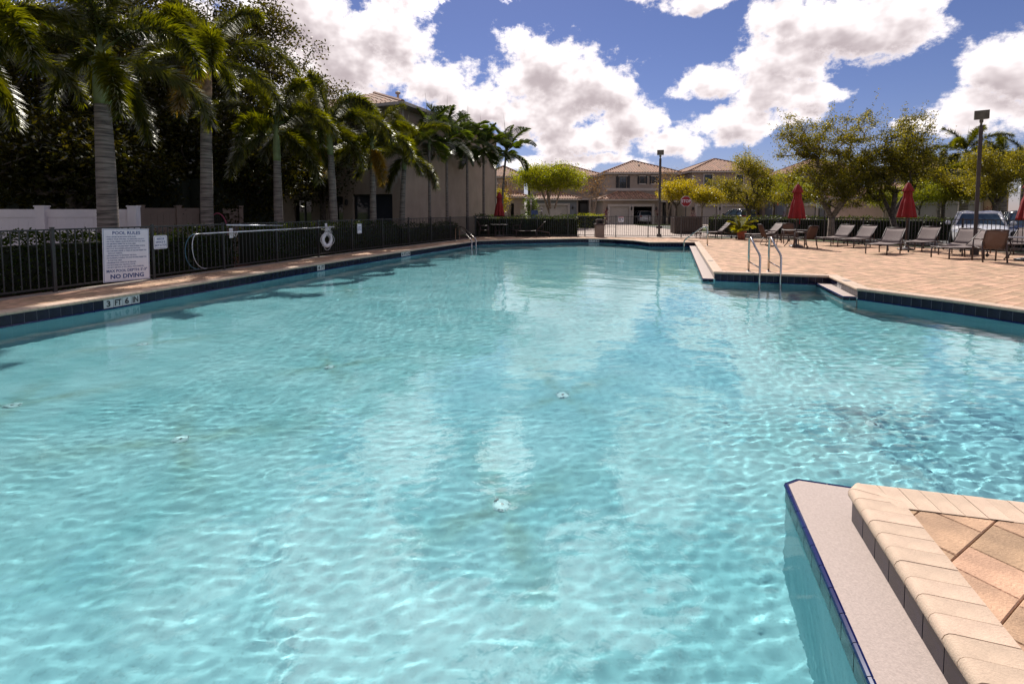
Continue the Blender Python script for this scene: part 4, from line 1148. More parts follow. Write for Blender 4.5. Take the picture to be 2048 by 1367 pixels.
hedge('hedge', 'shaded hedge between the slender palms and the far end of the left fence', off_line([(-4.5, 21.5), (-3.3, 24.3), (-2.5, 26.6)], -.8), .7, .95, GZ, M['hedge_leaf'], 240, .08, 43)
hedge('hedge', 'tall dark hedge behind the far shaded chairs and red umbrella', [(-2.3, 29.4), (4.0, 29.4)], .8, 1.28, GZ, M['hedge_leaf'], 300, .085, 44)
sm = MB(); g = random.Random(4)                # bare stems of the leggy hedge
t = bpy.data.objects[[o.name for o in bpy.data.objects if o.name.startswith('hedge') and 'leggy' in o.get('label', '')][0]]
for k in range(34):
    q = k / 33 * 1.98; i = min(1, int(q)); a, b = Vector(lf[i]), Vector(lf[i + 1]); p = a + (b - a) * (q - i) - Vector(lf[0])
    x, y = p.x + g.uniform(-.2, .2), p.y + g.uniform(-.15, .15)
    sm.tube([(x, y, 0), (x + g.uniform(-.1, .1), y, .4), (x + g.uniform(-.25, .25), y + g.uniform(-.1, .1), .95)], [.014, .011, .006], 5)
sm.build('stems', M['bark'], t)

# ------------------------------------------------------------------ things on the deck
def lounger_proto():
    t = thing('sun_lounger', 'x', 'sun lounger', (0, 0, 0))
    # local: foot end at x=0, head end towards +x, width along y
    W = .64; fr = M['frame_brown']
    for s in (-1, 1):
        y = s * W / 2
        MB().tube([(0, y, .36), (.5, y, .355), (1.0, y, .365), (1.32, y, .375), (1.95, y, .26)], .021, 8).build('side_rail', fr, t, True)
        MB().tube([(.05, y, .36), (.03, y, .18), (.035, y, 0)], .021, 8).build('leg', fr, t, True)
        MB().tube([(1.16, y, .37), (1.19, y, .18), (1.20, y, 0)], .021, 8).build('leg', fr, t, True)
        MB().tube([(1.93, y, .27), (1.99, y, .16), (1.98, y, .07)], .019, 8).build('rear_leg', fr, t, True)
        wh = MB().lathe([(.0, -.016), (.05, -.016), (.062, -.008), (.062, .008), (.05, .016), (.0, .016)], 14, cap=False).build('wheel', M['tyre'], t, True)
        wh.location = (1.98, y, .063); wh.rotation_euler = (R(90), 0, 0)
        MB().tube([(1.20, y * .93, .40), (1.42, y * .93, .60), (1.64, y * .93, .83), (1.72, y * .93, .905)], .018, 8).build('back_rail', fr, t, True)
        MB().tube([(1.55, y * .8, .72), (1.60, y * .8, .52), (1.58, y * .8, .31)], .013, 6).build('back_prop', fr, t, True)
    MB().tube([(1.58, -W * .45, .31), (1.58, W * .45, .31)], .014, 6).build('cross_bar', fr, t, True)
    MB().tube([(0, -W / 2, .36), (-.02, 0, .36), (0, W / 2, .36)], .021, 8).build('foot_bar', fr, t, True)
    MB().tube([(1.72, -W * .465, .905), (1.735, 0, .915), (1.72, W * .465, .905)], .019, 8).build('head_bar', fr, t, True)
    def sling(pts, name):
        m = MB(); ny = 9; th = .006
        for x, z in pts:
            for j in range(ny):
                f = j / (ny - 1) * 2 - 1; m.v.append((x, f * (W / 2 - .012), z - .022 * (1 - f * f)))
        k = len(pts)
        for i in range(k - 1):
            for j in range(ny - 1): m.f.append((i * ny + j, (i + 1) * ny + j, (i + 1) * ny + j + 1, i * ny + j + 1)); m.m.append(0)
        o = m.build(name, M['sling'], t, True)
        md = o.modifiers.new('thick', 'SOLIDIFY'); md.thickness = th; return o
    sling([(.02, .372), (.3, .368), (.6, .368), (.9, .374), (1.08, .384), (1.20, .395)], 'seat_sling')
    sling([(1.185, .405), (1.30, .50), (1.45, .64), (1.6, .80), (1.715, .912)], 'back_sling')
    return t
LP = lounger_proto()
def lounger(foot, ang, label, first=[True], sc=1.0):
    o = LP if first[0] else copy_tree(LP); first[0] = False
    o.location = (foot[0], foot[1], .002); o.rotation_euler = (0, 0, R(ang)); o.scale = (sc,) * 3
    return tag(o, label, 'sun lounger', 'sun loungers on the paver deck')
def P_(px, py): return gp(px, py, 0)
def mid(p, q): a, b = P_(*p), P_(*q); return ((a[0] + b[0]) / 2, (a[1] + b[1]) / 2)
lounger(P_(1395, 477), -2, 'far taupe lounger beyond the curved handrail beside the slatted enclosure')
lounger(P_(1496, 482.5), 6, 'taupe lounger right of the potted palm behind the side facing chair')
lounger(P_(1646, 491.5), 24, 'dappled taupe lounger directly right of the first umbrella table')
lounger(P_(1690, 495), 25, 'shaded dark lounger second to the right of the first umbrella table')
lounger(mid((1731, 507.5), (1772, 510)), 33, 'sunlit lounger with raised back standing alone in mid deck')
lounger(P_(1822, 502.8), 30, 'tree shaded lounger beside the second umbrella base')
lounger(mid((1877, 509.6), (1922, 512)), 30, 'lounger with its back in front of the white car')
lounger(mid((1867.4, 514.7), (1888.6, 517.6)), 2, 'lounger whose foot end points left in front of the brown mesh chair')
lounger(P_(2002, 508.0), 20, 'lounger at the right picture edge behind the round table')

def chair(label, loc, ang, sc=1.0, sled=False):
    """stacking armchair; local +y is the way it faces"""
    t = thing('patio_chair', label, 'chair', (loc[0], loc[1], .002), R(ang), 'brown mesh patio chairs'); fr = M['frame_brown']; t.scale = (sc,) * 3
    for s in (-1, 1):
        x = s * .27
        if sled:
            MB().tube([(x, .24, .66), (x, .26, .40), (x, .22, .03), (x, .16, .018), (x, -.2, .018), (x, -.26, .03), (x, -.10, .36)], .016, 8).build('sled_leg', fr, t, True)
        else:
            MB().tube([(x, .25, .64), (x, .255, .35), (x, .27, 0)], .021, 8).build('front_leg', fr, t, True)
            MB().tube([(x, -.24, .60), (x, -.27, .32), (x, -.34, 0)], .021, 8).build('rear_leg', fr, t, True)
        MB().tube([(x, -.30, .66), (x, -.1, .665), (x, .12, .66), (x, .25, .64)], .022, 8).build('armrest', fr, t, True)
        MB().tube([(x * .9, -.18, .38), (x * .93, -.25, .55), (x * .93, -.33, .80), (x * .9, -.38, .93)], .018, 8).build('back_post', fr, t, True)
        MB().tube([(x * .9, .26, .41), (x * .9, -.19, .38)], .017, 8).build('seat_rail', fr, t, True)
    MB().tube([(-.243, -.38, .93), (0, -.40, .945), (.243, -.38, .93)], .018, 8).build('top_bar', fr, t, True)
    MB().tube([(-.245, .26, .41), (0, .27, .405), (.245, .26, .41)], .016, 8).build('front_bar', fr, t, True)
    def cloth(pts, name):
        m = MB(); nx = 7
        for (y, z) in pts:
            for j in range(nx):
                f = j / (nx - 1) * 2 - 1; m.v.append((f * .235, y, z - .012 * (1 - f * f)))
        for i in range(len(pts) - 1):
            for j in range(nx - 1): m.f.append((i * nx + j, i * nx + j + 1, (i + 1) * nx + j + 1, (i + 1) * nx + j)); m.m.append(0)
        o = m.build(name, M['chair_mesh'], t, True); md = o.modifiers.new('thick', 'SOLIDIFY'); md.thickness = .005
    cloth([(.255, .412), (.1, .40), (-.08, .385), (-.18, .39)], 'seat_mesh')
    cloth([(-.185, .40), (-.25, .55), (-.30, .70), (-.345, .82), (-.378, .925)], 'back_mesh')
    return t
def meshcloth():
    m, nt, out = mat_base('brown_open_mesh'); L = nt.links.new
    d = _n(nt, 'ShaderNodeBsdfDiffuse'); tl = _n(nt, 'ShaderNodeBsdfTranslucent'); tp = _n(nt, 'ShaderNodeBsdfTransparent')
    tc = _n(nt, 'ShaderNodeTexCoord'); nz = _n(nt, 'ShaderNodeTexNoise'); nz.inputs['Scale'].default_value = 60; L(tc.outputs['Object'], nz.inputs[0])
    rp = _n(nt, 'ShaderNodeValToRGB'); rp.color_ramp.elements[0].color = (.10, .06, .045, 1); rp.color_ramp.elements[1].color = (.17, .105, .08, 1); L(nz.outputs['Fac'], rp.inputs[0])
    L(rp.outputs[0], d.inputs[0]); L(rp.outputs[0], tl.inputs[0])
    a = _n(nt, 'ShaderNodeMixShader'); a.inputs[0].default_value = .4; L(d.outputs[0], a.inputs[1]); L(tl.outputs[0], a.inputs[2])
    b = _n(nt, 'ShaderNodeMixShader'); b.inputs[0].default_value = .16; L(a.outputs[0], b.inputs[1]); L(tp.outputs[0], b.inputs[2]); L(b.outputs[0], out.inputs[0]); return m
M['chair_mesh'] = meshcloth()

def round_table(label, loc, dia=1.1):
    t = thing('round_table', label, 'table', (loc[0], loc[1], .002), 0, 'round patio tables'); r = dia / 2
    MB().lathe([(.03, .70), (r - .03, .70), (r, .708), (r, .722), (r - .02, .73), (.03, .73)], 36, cap=False).build('tabletop', M['table_top'], t)
    for k in range(4):
        a = R(45 + 90 * k); c, s = math.cos(a), math.sin(a)
        MB().tube([(c * r * .72, s * r * .72, .70), (c * r * .55, s * r * .55, .42), (c * r * .62, s * r * .62, .16), (c * r * .85, s * r * .85, 0)], .019, 7).build('leg', M['frame_brown'], t, True)
    MB().tube([(r * .57 * math.cos(q * .3927), r * .57 * math.sin(q * .3927), .36) for q in range(16)], .012, 6, closed=True).build('leg_ring', M['frame_brown'], t, True)
    return t
def umbrella(label, loc, top, bottom, half_w, seed, base=True):
    """market umbrella, closed: pleated red canopy with a vent tier, pole, finial, tie and weighted base"""
    t = thing('closed_umbrella', label, 'umbrella', (loc[0], loc[1], .002), .4 * seed, 'closed red umbrellas')
    MB().tube([(0, 0, .05), (0, 0, top - .06)], .02, 8).build('pole', M['frame_brown'], t, True)
    MB().lathe([(.0, top - .07), (.022, top - .06), (.014, top - .03), (.028, top - .012), (.018, top + .012), (.0, top + .02)], 10, cap=False).build('finial', M['steel'], t, True)
    g = random.Random(seed); ph = [g.uniform(0, 6.28) for _ in range(5)]; h = top - .05 - bottom
    def pleat(r, z, a):
        s = min(1, max(0, (top - .05 - z) / h)); am = .05 + .17 * s
        return r * (1 + am * (abs(math.sin(4 * a + ph[0])) * 1.6 - .9) + .05 * math.sin(3 * a + ph[1] + z * 1.5) + .03 * math.sin(9 * a + ph[2] - z * 3))
    pr = []
    for k in range(19):
        s = k / 18; z = top - .05 - h * s; r = half_w * (.20 + .80 * s ** .85)
        if s < .05: r = half_w * (.10 + s * 2.2)
        r *= 1 - .16 * math.exp(-((s - .42) / .07) ** 2)          # drawn in by the tie
        pr.append((r, z))
    pr.append((half_w * .86, bottom + .03)); pr.append((half_w * .4, bottom + .06))
    MB().lathe(pr[::-1], 64, cap=False, fn=pleat).build('canopy', M['red_cloth'], t, True)
    vt = [(half_w * .10, top - .045), (half_w * .30, top - .12), (half_w * .48, top - .24), (half_w * .66, top - h * .27), (half_w * .64, top - h * .285)]
    MB().lathe(vt[::-1], 64, cap=False, fn=lambda r, z, a: r * (1 + .10 * (abs(math.sin(4 * a + ph[0])) * 1.5 - .8))).build('vent_tier', M['red_cloth'], t, True)
    MB().box((half_w * .55, 0, bottom - .07), (.035, .02, .34)).build('tie_strap', M['red_cloth'], t)
    if base: MB().lathe([(.0, .0), (.27, .0), (.28, .03), (.25, .06), (.10, .09), (.035, .12), (.03, .34), (.0, .34)], 24, cap=False).build('base', M['table_top'], t, True)
    return t
# first group: table, umbrella, three chairs
u1 = P_(1592, 493.5); round_table('round bronze table under the first red umbrella', u1)
def umb_at(px, Yd, top_py, bot_py, half_px):
    x, zt = at(px, top_py, Yd); _, zb = at(px, bot_py, Yd); return zt, zb, half_px / FPX * Yd * math.cos(math.atan((px - 1024) / FPX))
zt, zb, hw = umb_at(1593, u1[1], 366, 437, 17); umbrella('closed red umbrella in the round table right of the potted palm', u1, zt, zb, hw, 1)
chair('side facing sled based chair left of the first umbrella table', P_(1537, 491), -95, sled=True)
chair('brown mesh chair with its back to us at the first umbrella table', P_(1610, 496.5), 18)
chair('chair behind the first umbrella table facing the pool', P_(1578, 487), 160)
# second umbrella
u2 = P_(1811, 499.5); zt, zb, hw = umb_at(1811, u2[1], 363, 435, 19); umbrella('closed red umbrella standing between loungers before the clipped hedge', u2, zt, zb, hw, 2)
# third group at the right edge
u3 = P_(2052, 521); round_table('round bronze table cut by the right picture edge', u3, 1.15)
zt, zb, hw = umb_at(2058, u3[1], 352, 440, 24); umbrella('closed red umbrella cut by the right picture edge', u3, zt, zb, hw, 3)
chair('large brown mesh chair with its back to us before the right edge table', P_(1977, 523), -22, 1.05)
# far shaded group
u0 = P_(999, 473.0); round_table('round table in deep shade under the far red umbrella', u0, 1.05)
zt, zb, hw = umb_at(998, u0[1], 383, 432, 9.5); umbrella('far closed red umbrella before the end of the taupe wall', u0, zt, zb, hw, 4)
chair('shaded chair left of the far umbrella table', P_(968, 473.6), -80)
chair('shaded chair behind the far umbrella table', P_(1029, 472.2), 120)
lounger(P_(1032, 473.6), -4, 'shaded lounger in front of the tall hedge at the far end')

# potted palm
pp = P_(1482.5, 478.5)
t = thing('potted_palm', 'areca palm with yellow green fronds in a terracotta pot', 'potted plant', (pp[0], pp[1], .002))
MB().lathe([(.0, 0), (.17, 0), (.20, .18), (.235, .38), (.26, .38), (.265, .44), (.235, .44), (.225, .40), (.0, .39)], 24, cap=False).build('pot', M['terracotta'], t, True)
ag = np.random.default_rng(8)
AF = [frond_mesh('ado', R(e), R(b), L_, ag, M['areca'], .5) for e, b, L_ in ((82, 40, 1.3), (66, 70, 1.25), (48, 85, 1.15), (30, 80, 1.0))]
for k in range(15):
    o = link('frond', AF[k % 4], t); a = k * 2.4 + ag.uniform(-.3, .3); o.location = (.06 * math.cos(a), .06 * math.sin(a), .40); o.rotation_euler = (0, 0, a); s_ = ag.uniform(.62, .85); o.scale = (s_, s_, s_)
MB().tube([(0, 0, .38), (.03, 0, .75)], [.03, .02], 6).build('stem', M['rachis'], t)

# litter bin
bx = gp(1196.5, 473.3)
t = thing('litter_bin', 'square pebble faced litter bin with brown domed lid by the gate', 'litter bin', (bx[0], bx[1] - .35, 0))
MB().prism([(-.25, -.25), (.25, -.25), (.25, .25), (-.25, .25)], 0, .70).build('body', M['pebble'], t)
MB().prism([(-.285, -.285), (.285, -.285), (.285, .285), (-.285, .285)], .70, .79).build('rim', M['bin_lid'], t)
m = MB()
for sx in (-1, 1): m.box((sx * .17, 0, .88), (.05, .38, .18))
m.box((0, .17, .88), (.30, .04, .18)); m.build('lid_posts', M['bin_lid'], t)
MB().prism([(-.22, -.22), (.22, -.22), (.22, .22), (-.22, .22)], .97, 1.02).prism([(-.17, -.17), (.17, -.17), (.17, .17), (-.17, .17)], 1.02, 1.055).build('lid', M['bin_lid'], t)

# gate plate
gx, gz = at(1241.5, 438, 27.95)
t = thing('gate_sign', 'small white notice plate wired to the gate pickets', 'sign', (gx, 27.86, gz - .16), R(-10))
MB().box((0, 0, .15), (.31, .006, .30)).build('plate', M['sign_white'], t)
MB().box((0, -.005, .265), (.29, .003, .05)).build('red_band', M['sign_red'], t)
pr_ = MB()
for (x, z, w, h) in ((-.05, .19, .15, .035), (-.06, .135, .12, .03), (-.05, .075, .16, .03), (.09, .17, .07, .05), (.09, .10, .06, .03)): pr_.box((x, -.005, z), (w, .003, h))
tag(pr_.build('print', M['black_print'], t), kind='stuff')

# ladder and handrails
def rail(mb, pts, r=.026): mb.tube(pts, r, 10)
def ladder(a_px, b_px):
    A0, B0 = Vector((*gp(*a_px), 0)), Vector((*gp(*b_px), 0)); c = (A0 + B0) / 2; e = (B0 - A0).normalized(); dn = Vector((e.y, -e.x, 0))
    if dn.y > 0: dn = -dn
    t = thing('pool_ladder', 'stainless pool ladder with two tall handrails at the right pool edge', 'pool ladder', (c.x, c.y, 0))
    for q, s in ((A0, -1), (B0, 1)):
        q = q - c; w = dn * .56
        m = MB(); rail(m, [q, q + Vector((0, 0, .50)), q + Vector((0, 0, .78)), q + dn * .03 + Vector((0, 0, .86)), q + dn * .09 + Vector((0, 0, .875)), q + w * .55 + Vector((0, 0, .66)), q + w * .92 + Vector((0, 0, .50)), q + w + Vector((0, 0, .42)), q + w + Vector((0, 0, -.2)), q + w + Vector((0, 0, -1.1))])
        recv(m.build('handrail', M['steel'], t, True))
        recv(MB().tube([q + Vector((0, 0, .26)), q + w + Vector((0, 0, .16))], .016, 8).build('brace', M['steel'], t, True))
        f = MB().lathe([(.0, .012), (.045, .012), (.055, .0)], 16, cap=False).build('foot_plate', M['steel'], t, True); f.location = q + Vector((0, 0, .004))
    for z in (-.29, -.34, -.62, -.9):
        recv(MB().tube([A0 - c + dn * .56 + Vector((0, 0, z)), B0 - c + dn * .56 + Vector((0, 0, z))], .018, 8).build('tread', M['steel'], t, True))
ladder((1497, 543), (1537, 543))
def grab(label, deck_px, water_px, hgt):
    a = Vector((*gp(*deck_px), 0)); b = Vector((*gp(*water_px, WATER_Z), 0))
    t = thing('handrail', label, 'handrail', (a.x, a.y, 0)); d = b - a
    m = MB(); up = Vector((0, 0, 1)); z0 = Vector((0, 0, 0))
    rail(m, [z0, up * hgt * .86, up * hgt * .97 + d * .05, up * hgt + d * .13, up * hgt * .93 + d * .26, up * (hgt * .30) + d * .92, up * (hgt * .16) + d * 1.0, d - up * .3, d - up * .9], .03)
    recv(m.build('rail', M['steel'], t, True))
    MB().lathe([(.0, .012), (.045, .012), (.055, .0)], 16, cap=False).build('foot_plate', M['steel'], t, True).location = (0, 0, .004)
grab('curved stainless grab rail at the far right pool corner', (1414.5, 491), (1368, 498.5), .82)
grab('left rail of the stainless pair of handrails at the far left pool corner', (911, 481.5), (943.5, 497.5), .72)
grab('right rail of the stainless pair of handrails at the far left pool corner', (919, 479.8), (952, 495.5), .72)
# depth plates let into the coping
for k, (px, py, lb) in enumerate([(1421, 521.5, 'small white depth plate in the coping left of the ladder'), (1693, 561.5, 'small white depth plate in the coping right of the ladder')]):
    x, y = gp(px, py, 0); t = thing('depth_plate', lb, 'depth marker', (x, y, .0055), R(71))
    MB().box((0, 0, .002), (.16, .15, .004)).build('plate', M['white_tile'], t); text('4FT', .085, M['black_print'], t, (0, 0, .0046), (0, 0, R(-71)), ext=.0004)

# lamp posts
def lamp(label, px, Y, top_py, w, head, rz):
    x, z = at(px, top_py, Y); t = thing('lamp_post', label, 'lamp post', (x, Y, GZ if Y > 28 else 0), R(rz), 'square bronze lamp posts')
    z -= t.location.z; hw, hd, hh = head
    MB().box((0, 0, (z - hh - .22) / 2), (w, w, z - hh - .22)).build('pole', M['pole_brown'], t)
    MB().box((0, 0, .10), (w * 2.1, w * 2.1, .20)).build('base_cover', M['pole_brown'], t)
    MB().lathe([(w * .36, z - hh - .24), (w * .30, z - hh - .14), (w * .5, z - hh - .10), (w * .5, z - hh - .02)], 10).build('bracket', M['lamp_head'], t)
    MB().box((0, 0, z - hh / 2), (hw, hd, hh), 0, rx=R(5)).build('lamp_housing', M['lamp_head'], t)
    MB().box((0, 0, z - hh - .002), (hw * .86, hd * .8, .016), 0, rx=R(5)).build('lens', M['lens'], t)
    return t
lamp('near bronze lamp post rising behind the brown chair at right', 1964, 17.0, 221, .105, (.38, .22, .30), -40)
t = lamp('bronze lamp post beyond the gate in front of the central house', 1321, 29.6, 300, .13, (.38, .28, .30), -12)
MB().box((0, -.0, .62), (.36, .22, .14)).build('ground_light', M['pole_brown'], t)

# ------------------------------------------------------------------ houses
def hip_roof(parent, x0, x1, y0, y1, ze, zr, over=.45, name='roof', step=.32, origin=(0, 0), soffit=None, rz=0.0, centre=None):
    """hipped clay tile roof: planes, barrel rows running down each slope, hip and ridge caps, fascia"""
    X0, X1, Y0, Y1 = x0 - over, x1 + over, y0 - over, y1 + over; W, D = X1 - X0, Y1 - Y0
    if W >= D: r0, r1 = (X0 + D / 2, (Y0 + Y1) / 2), (X1 - D / 2, (Y0 + Y1) / 2)
    else: r0, r1 = ((X0 + X1) / 2, Y0 + W / 2), ((X0 + X1) / 2, Y1 - W / 2)
    c = [(X0, Y0, ze), (X1, Y0, ze), (X1, Y1, ze), (X0, Y1, ze)]; a, b = (*r0, zr), (*r1, zr)
    if W >= D: planes = [(c[0], c[1], b, a), (c[1], c[2], b, b), (c[2], c[3], a, b), (c[3], c[0], a, a)]
    else: planes = [(c[0], c[1], a, a), (c[1], c[2], b, a), (c[2], c[3], b, b), (c[3], c[0], a, b)]
    m = MB()
    for (p, q, r, s) in planes:
        vs = [p, q, r] if r == s else [p, q, r, s]; m.add(vs, [tuple(range(len(vs)))])
        P0, Q0, R0, S0 = map(Vector, (p, q, r, s)); e = (Q0 - P0); L_ = e.length; e.normalize()
        u1, u2 = (S0 - P0).dot(e), (R0 - P0).dot(e); up = (S0 - P0) - e * u1; nn = e.cross(up).normalized()
        k = int(L_ / step)
        for i in range(k):
            u = (i + .5) * L_ / k; t = min(1, u / u1 if u1 > 1e-6 else 1, (L_ - u) / (L_ - u2) if L_ - u2 > 1e-6 else 1) * .985
            if t < .03: continue
            b0 = P0 + e * u; b1 = b0 + up * t; w = step * .36; h = .075; vs = []
            for bb in (b0, b1):
                for f, g in ((-1, 0), (-.62, .8), (0, 1.1), (.62, .8), (1, 0)): vs.append(bb + e * (w * f) + nn * (h * g))
            m.add(vs, [(j, j + 1, 6 + j, 5 + j) for j in range(4)] + [(4, 3, 2, 1, 0)])
    for (p, q) in ((c[0], a), (c[1], b if W >= D else a), (c[2], b), (c[3], a if W >= D else b), (a, b)):
        if (Vector(p) - Vector(q)).length > .05: m.tube([(p[0], p[1], p[2] + .04), (q[0], q[1], q[2] + .06)], .11, 6)
    o = m.build(name, M['roof'], parent, False, True)
    f = MB().box(((X0 + X1) / 2, (Y0 + Y1) / 2, ze - .10), (W - .06, D - .06, .19)).build('fascia', soffit or M['trim_white'], parent, False, True)
    return o
def wall_front(parent, Y, x0, x1, z0, z1, holes, mat, thick=.25, name='wall'):
    xs_ = sorted({x0, x1, *[h[0] for h in holes], *[h[1] for h in holes]}); zs_ = sorted({z0, z1, *[h[2] for h in holes], *[h[3] for h in holes]})
    m = MB()
    for i in range(len(xs_) - 1):
        for j in range(len(zs_) - 1):
            cx, cz = (xs_[i] + xs_[i + 1]) / 2, (zs_[j] + zs_[j + 1]) / 2
            if any(h[0] < cx < h[1] and h[2] < cz < h[3] for h in holes): continue
            m.box((cx, Y + thick / 2, cz), (xs_[i + 1] - xs_[i], thick, zs_[j + 1] - zs_[j]))
    return m.build(name, mat, parent, False, True)
def shell(parent, x0, x1, y0, y1, z0, z1, mat):      # sides and back of a block behind its front wall
    m = MB(); t_ = .25
    m.box((x0 + t_ / 2, (y0 + y1) / 2 + .13, (z0 + z1) / 2), (t_, y1 - y0 - .26, z1 - z0)); m.box((x1 - t_ / 2, (y0 + y1) / 2 + .13, (z0 + z1) / 2), (t_, y1 - y0 - .26, z1 - z0)); m.box(((x0 + x1) / 2, y1 + t_ / 2 + .01, (z0 + z1) / 2), (x1 - x0, t_, z1 - z0))
    return m.build('side_walls', mat, parent, False, True)
def window(parent, Y, x0, x1, z0, z1, shutters=0, bars=(1, 2), trim=True):
    w = MB().box(((x0 + x1) / 2, Y + .10, (z0 + z1) / 2), (x1 - x0, .04, z1 - z0)).build('window', M['glass'], parent, False, True)
    m = MB(); b = .06
    for x in (x0 + b / 2, x1 - b / 2): m.box((x, Y + .065, (z0 + z1) / 2), (b, .05, z1 - z0))
    for z in (z0 + b / 2, z1 - b / 2, (z0 + z1) / 2): m.box(((x0 + x1) / 2, Y + .062, z), (x1 - x0 - 2 * b, .05, b))
    for k in range(1, bars[0] + 1):
        m.box((x0 + (x1 - x0) * k / (bars[0] + 1), Y + .07, (z0 + z1) / 2), (.03, .03, z1 - z0 - 2 * b))
    fr = m.build('frame', M['dark_frame'], w); fr.location = (0, 0, 0)
    if trim:
        s = MB(); k = .14
        s.box(((x0 + x1) / 2, Y - .03, z0 - k / 2), (x1 - x0 + 2 * k, .1, k)); s.box(((x0 + x1) / 2, Y - .03, z1 + k / 2), (x1 - x0 + 2 * k, .1, k))
        if not shutters:
            for x in (x0 - k / 2, x1 + k / 2): s.box((x, Y - .028, (z0 + z1) / 2), (k, .09, z1 - z0))
        s.build('surround', M['trim_white'], w)
    if shutters:
        for x in (x0 - shutters / 2 - .06, x1 + shutters / 2 + .06):
            sh = MB().box((x, Y - .03, (z0 + z1) / 2), (shutters, .05, z1 - z0 + .1)); kk = 12
            for q in range(kk): sh.box((x, Y - .062, z0 + (q + .5) * (z1 - z0) / kk), (shutters - .1, .02, (z1 - z0) / kk * .55))
            sh.build('shutter', M['shutter'], w)
    return w
def garage_door(parent, Y, x0, x1, z0, z1, rows=4, cols=4, trim=.28, door=True):
    if door:
        d = MB().box(((x0 + x1) / 2, Y + .14, (z0 + z1) / 2), (x1 - x0, .06, z1 - z0)).build('garage_door', M['garage'], parent, False, True)
        for i in range(rows):
            for j in range(cols):
                w, h = (x1 - x0) / cols, (z1 - z0) / rows
                MB().box((x0 + w * (j + .5), Y + .105, z0 + h * (i + .5)), (w - .10, .02, h - .10)).build('door_panel', M['garage'], d)
    s = MB()
    for x in (x0 - trim / 2, x1 + trim / 2): s.box((x, Y - .04, (z0 + z1) / 2), (trim, .1, z1 - z0))
    s.box(((x0 + x1) / 2, Y - .042, z1 + trim / 2), (x1 - x0 + 2 * trim, .11, trim))
    s.build('door_surround', M['trim_white'], parent, False, True)
def sconce(parent, x, y, z):
    MB().lathe([(.02, -.2), (.09, -.14), (.11, .1), (.05, .17), (.01, .24)], 8).build('wall_lantern', M['dark_frame'], parent, False).location = (x - parent.location.x, y - .12 - parent.location.y, z - parent.location.z)
def dark_door(parent, Y, x0, x1, z0, z1):
    o = MB().box(((x0 + x1) / 2, Y + .9, (z0 + z1) / 2), (x1 - x0, .08, z1 - z0)).build('entry', M['void'], parent, False, True)
    MB().box(((x0 + x1) / 2 + .2, Y + .84, (z0 + z1) / 2 - .2), (min(1.0, x1 - x0 - .4), .05, z1 - z0 - .5)).build('door', M['dark_frame'], o)
    m = MB()                                   # recess sides
    for x in (x0 + .005, x1 - .005): m.box((x, Y + .56, (z0 + z1) / 2), (.01, .62, z1 - z0))
    m.build('recess', M['stucco_grey'], o)
def roof_vent(parent, x, y, z):
    MB().lathe([(.06, -.3), (.06, .22), (.13, .24), (.11, .34), (.02, .38)], 10).build('roof_vent', M['trim_white'], parent, False).location = (x - parent.location.x, y - parent.location.y, z - parent.location.z)
def fx(px, Y): return at(px, 420, Y)[0]
def fz(py, Y): return at(1024, py, Y)[1]

# -- central two storey house with the open garage
Y = 57.0; H = thing('house', 'central two storey house with hipped roof and one open garage', 'house', (fx(1270, Y), Y, GZ))
x0, x1 = fx(1207, Y), fx(1319, Y); d1 = (fx(1220, Y), fx(1258, Y), GZ, fz(413, Y)); d2 = (fx(1267, Y), fx(1304, Y), GZ, fz(413, Y))
wall_front(H, Y, x0, x1, GZ, fz(399, Y), [d1, d2], M['stucco_grey']); shell(H, x0, x1, Y, Y + 6.2, GZ, fz(399, Y), M['stucco_grey'])
garage_door(H, Y, *d1); garage_door(H, Y, *d2, door=False)
MB().box(((x0 + x1) / 2, Y + 5.8, 1.2), (x1 - x0 - .6, .1, 2.6)).build('garage_interior', M['void'], H, False, True)
hip_roof(H, x0, x1, Y, Y + 6, fz(398, Y), fz(383, Y) + .35, .5, 'garage_roof')
Yu = Y + 2.2; u0, u1 = fx(1212, Yu), fx(1352, Yu)
w1 = (fx(1238, Yu), fx(1252, Yu), fz(377, Yu), fz(353, Yu)); w2 = (fx(1279, Yu), fx(1288.5, Yu), fz(367, Yu), fz(353, Yu)); w3 = (fx(1303, Yu), fx(1313, Yu), fz(367, Yu), fz(353, Yu))
wall_front(H, Yu, u0, u1, 2.6, fz(346, Yu), [w1, w2, w3], M['stucco_grey'], name='upper_wall'); shell(H, u0, u1, Yu, Yu + 8.5, 0, fz(346, Yu), M['stucco_grey'])
for w, s in ((w1, .36), (w2, .24), (w3, .24)): window(H, Yu, *w, shutters=s)
MB().box(((u0 + u1) / 2, Yu - .04, fz(379, Yu)), (u1 - u0, .12, .32)).build('string_course', M['trim_white'], H, False, True)
hip_roof(H, u0, u1, Yu, Yu + 8.5, fz(345, Yu), fz(322, Yu + 4), .4)
for px in (1213.5, 1262.5, 1312): sconce(H, fx(px, Y), Y, fz(417, Y))
e0, e1 = fx(1320, Y + 1.5), fx(1352, Y + 1.5); wall_front(H, Y + 1.5, e0, e1, GZ, 2.7, [(fx(1325, Y + 1.5), fx(1343, Y + 1.5), GZ, fz(403, Y + 1.5))], M['stucco_grey'], name='entry_wall'); dark_door(H, Y + 1.5, fx(1325, Y + 1.5), fx(1343, Y + 1.5), GZ, fz(403, Y + 1.5))
roof_vent(H, fx(1277, Yu + 2), Yu + 2.2, fz(334, Yu + 2)); hip_roof(H, e0, e1, Y + 1.5, Yu + .5, 2.72, 3.3, .25, 'porch_roof')

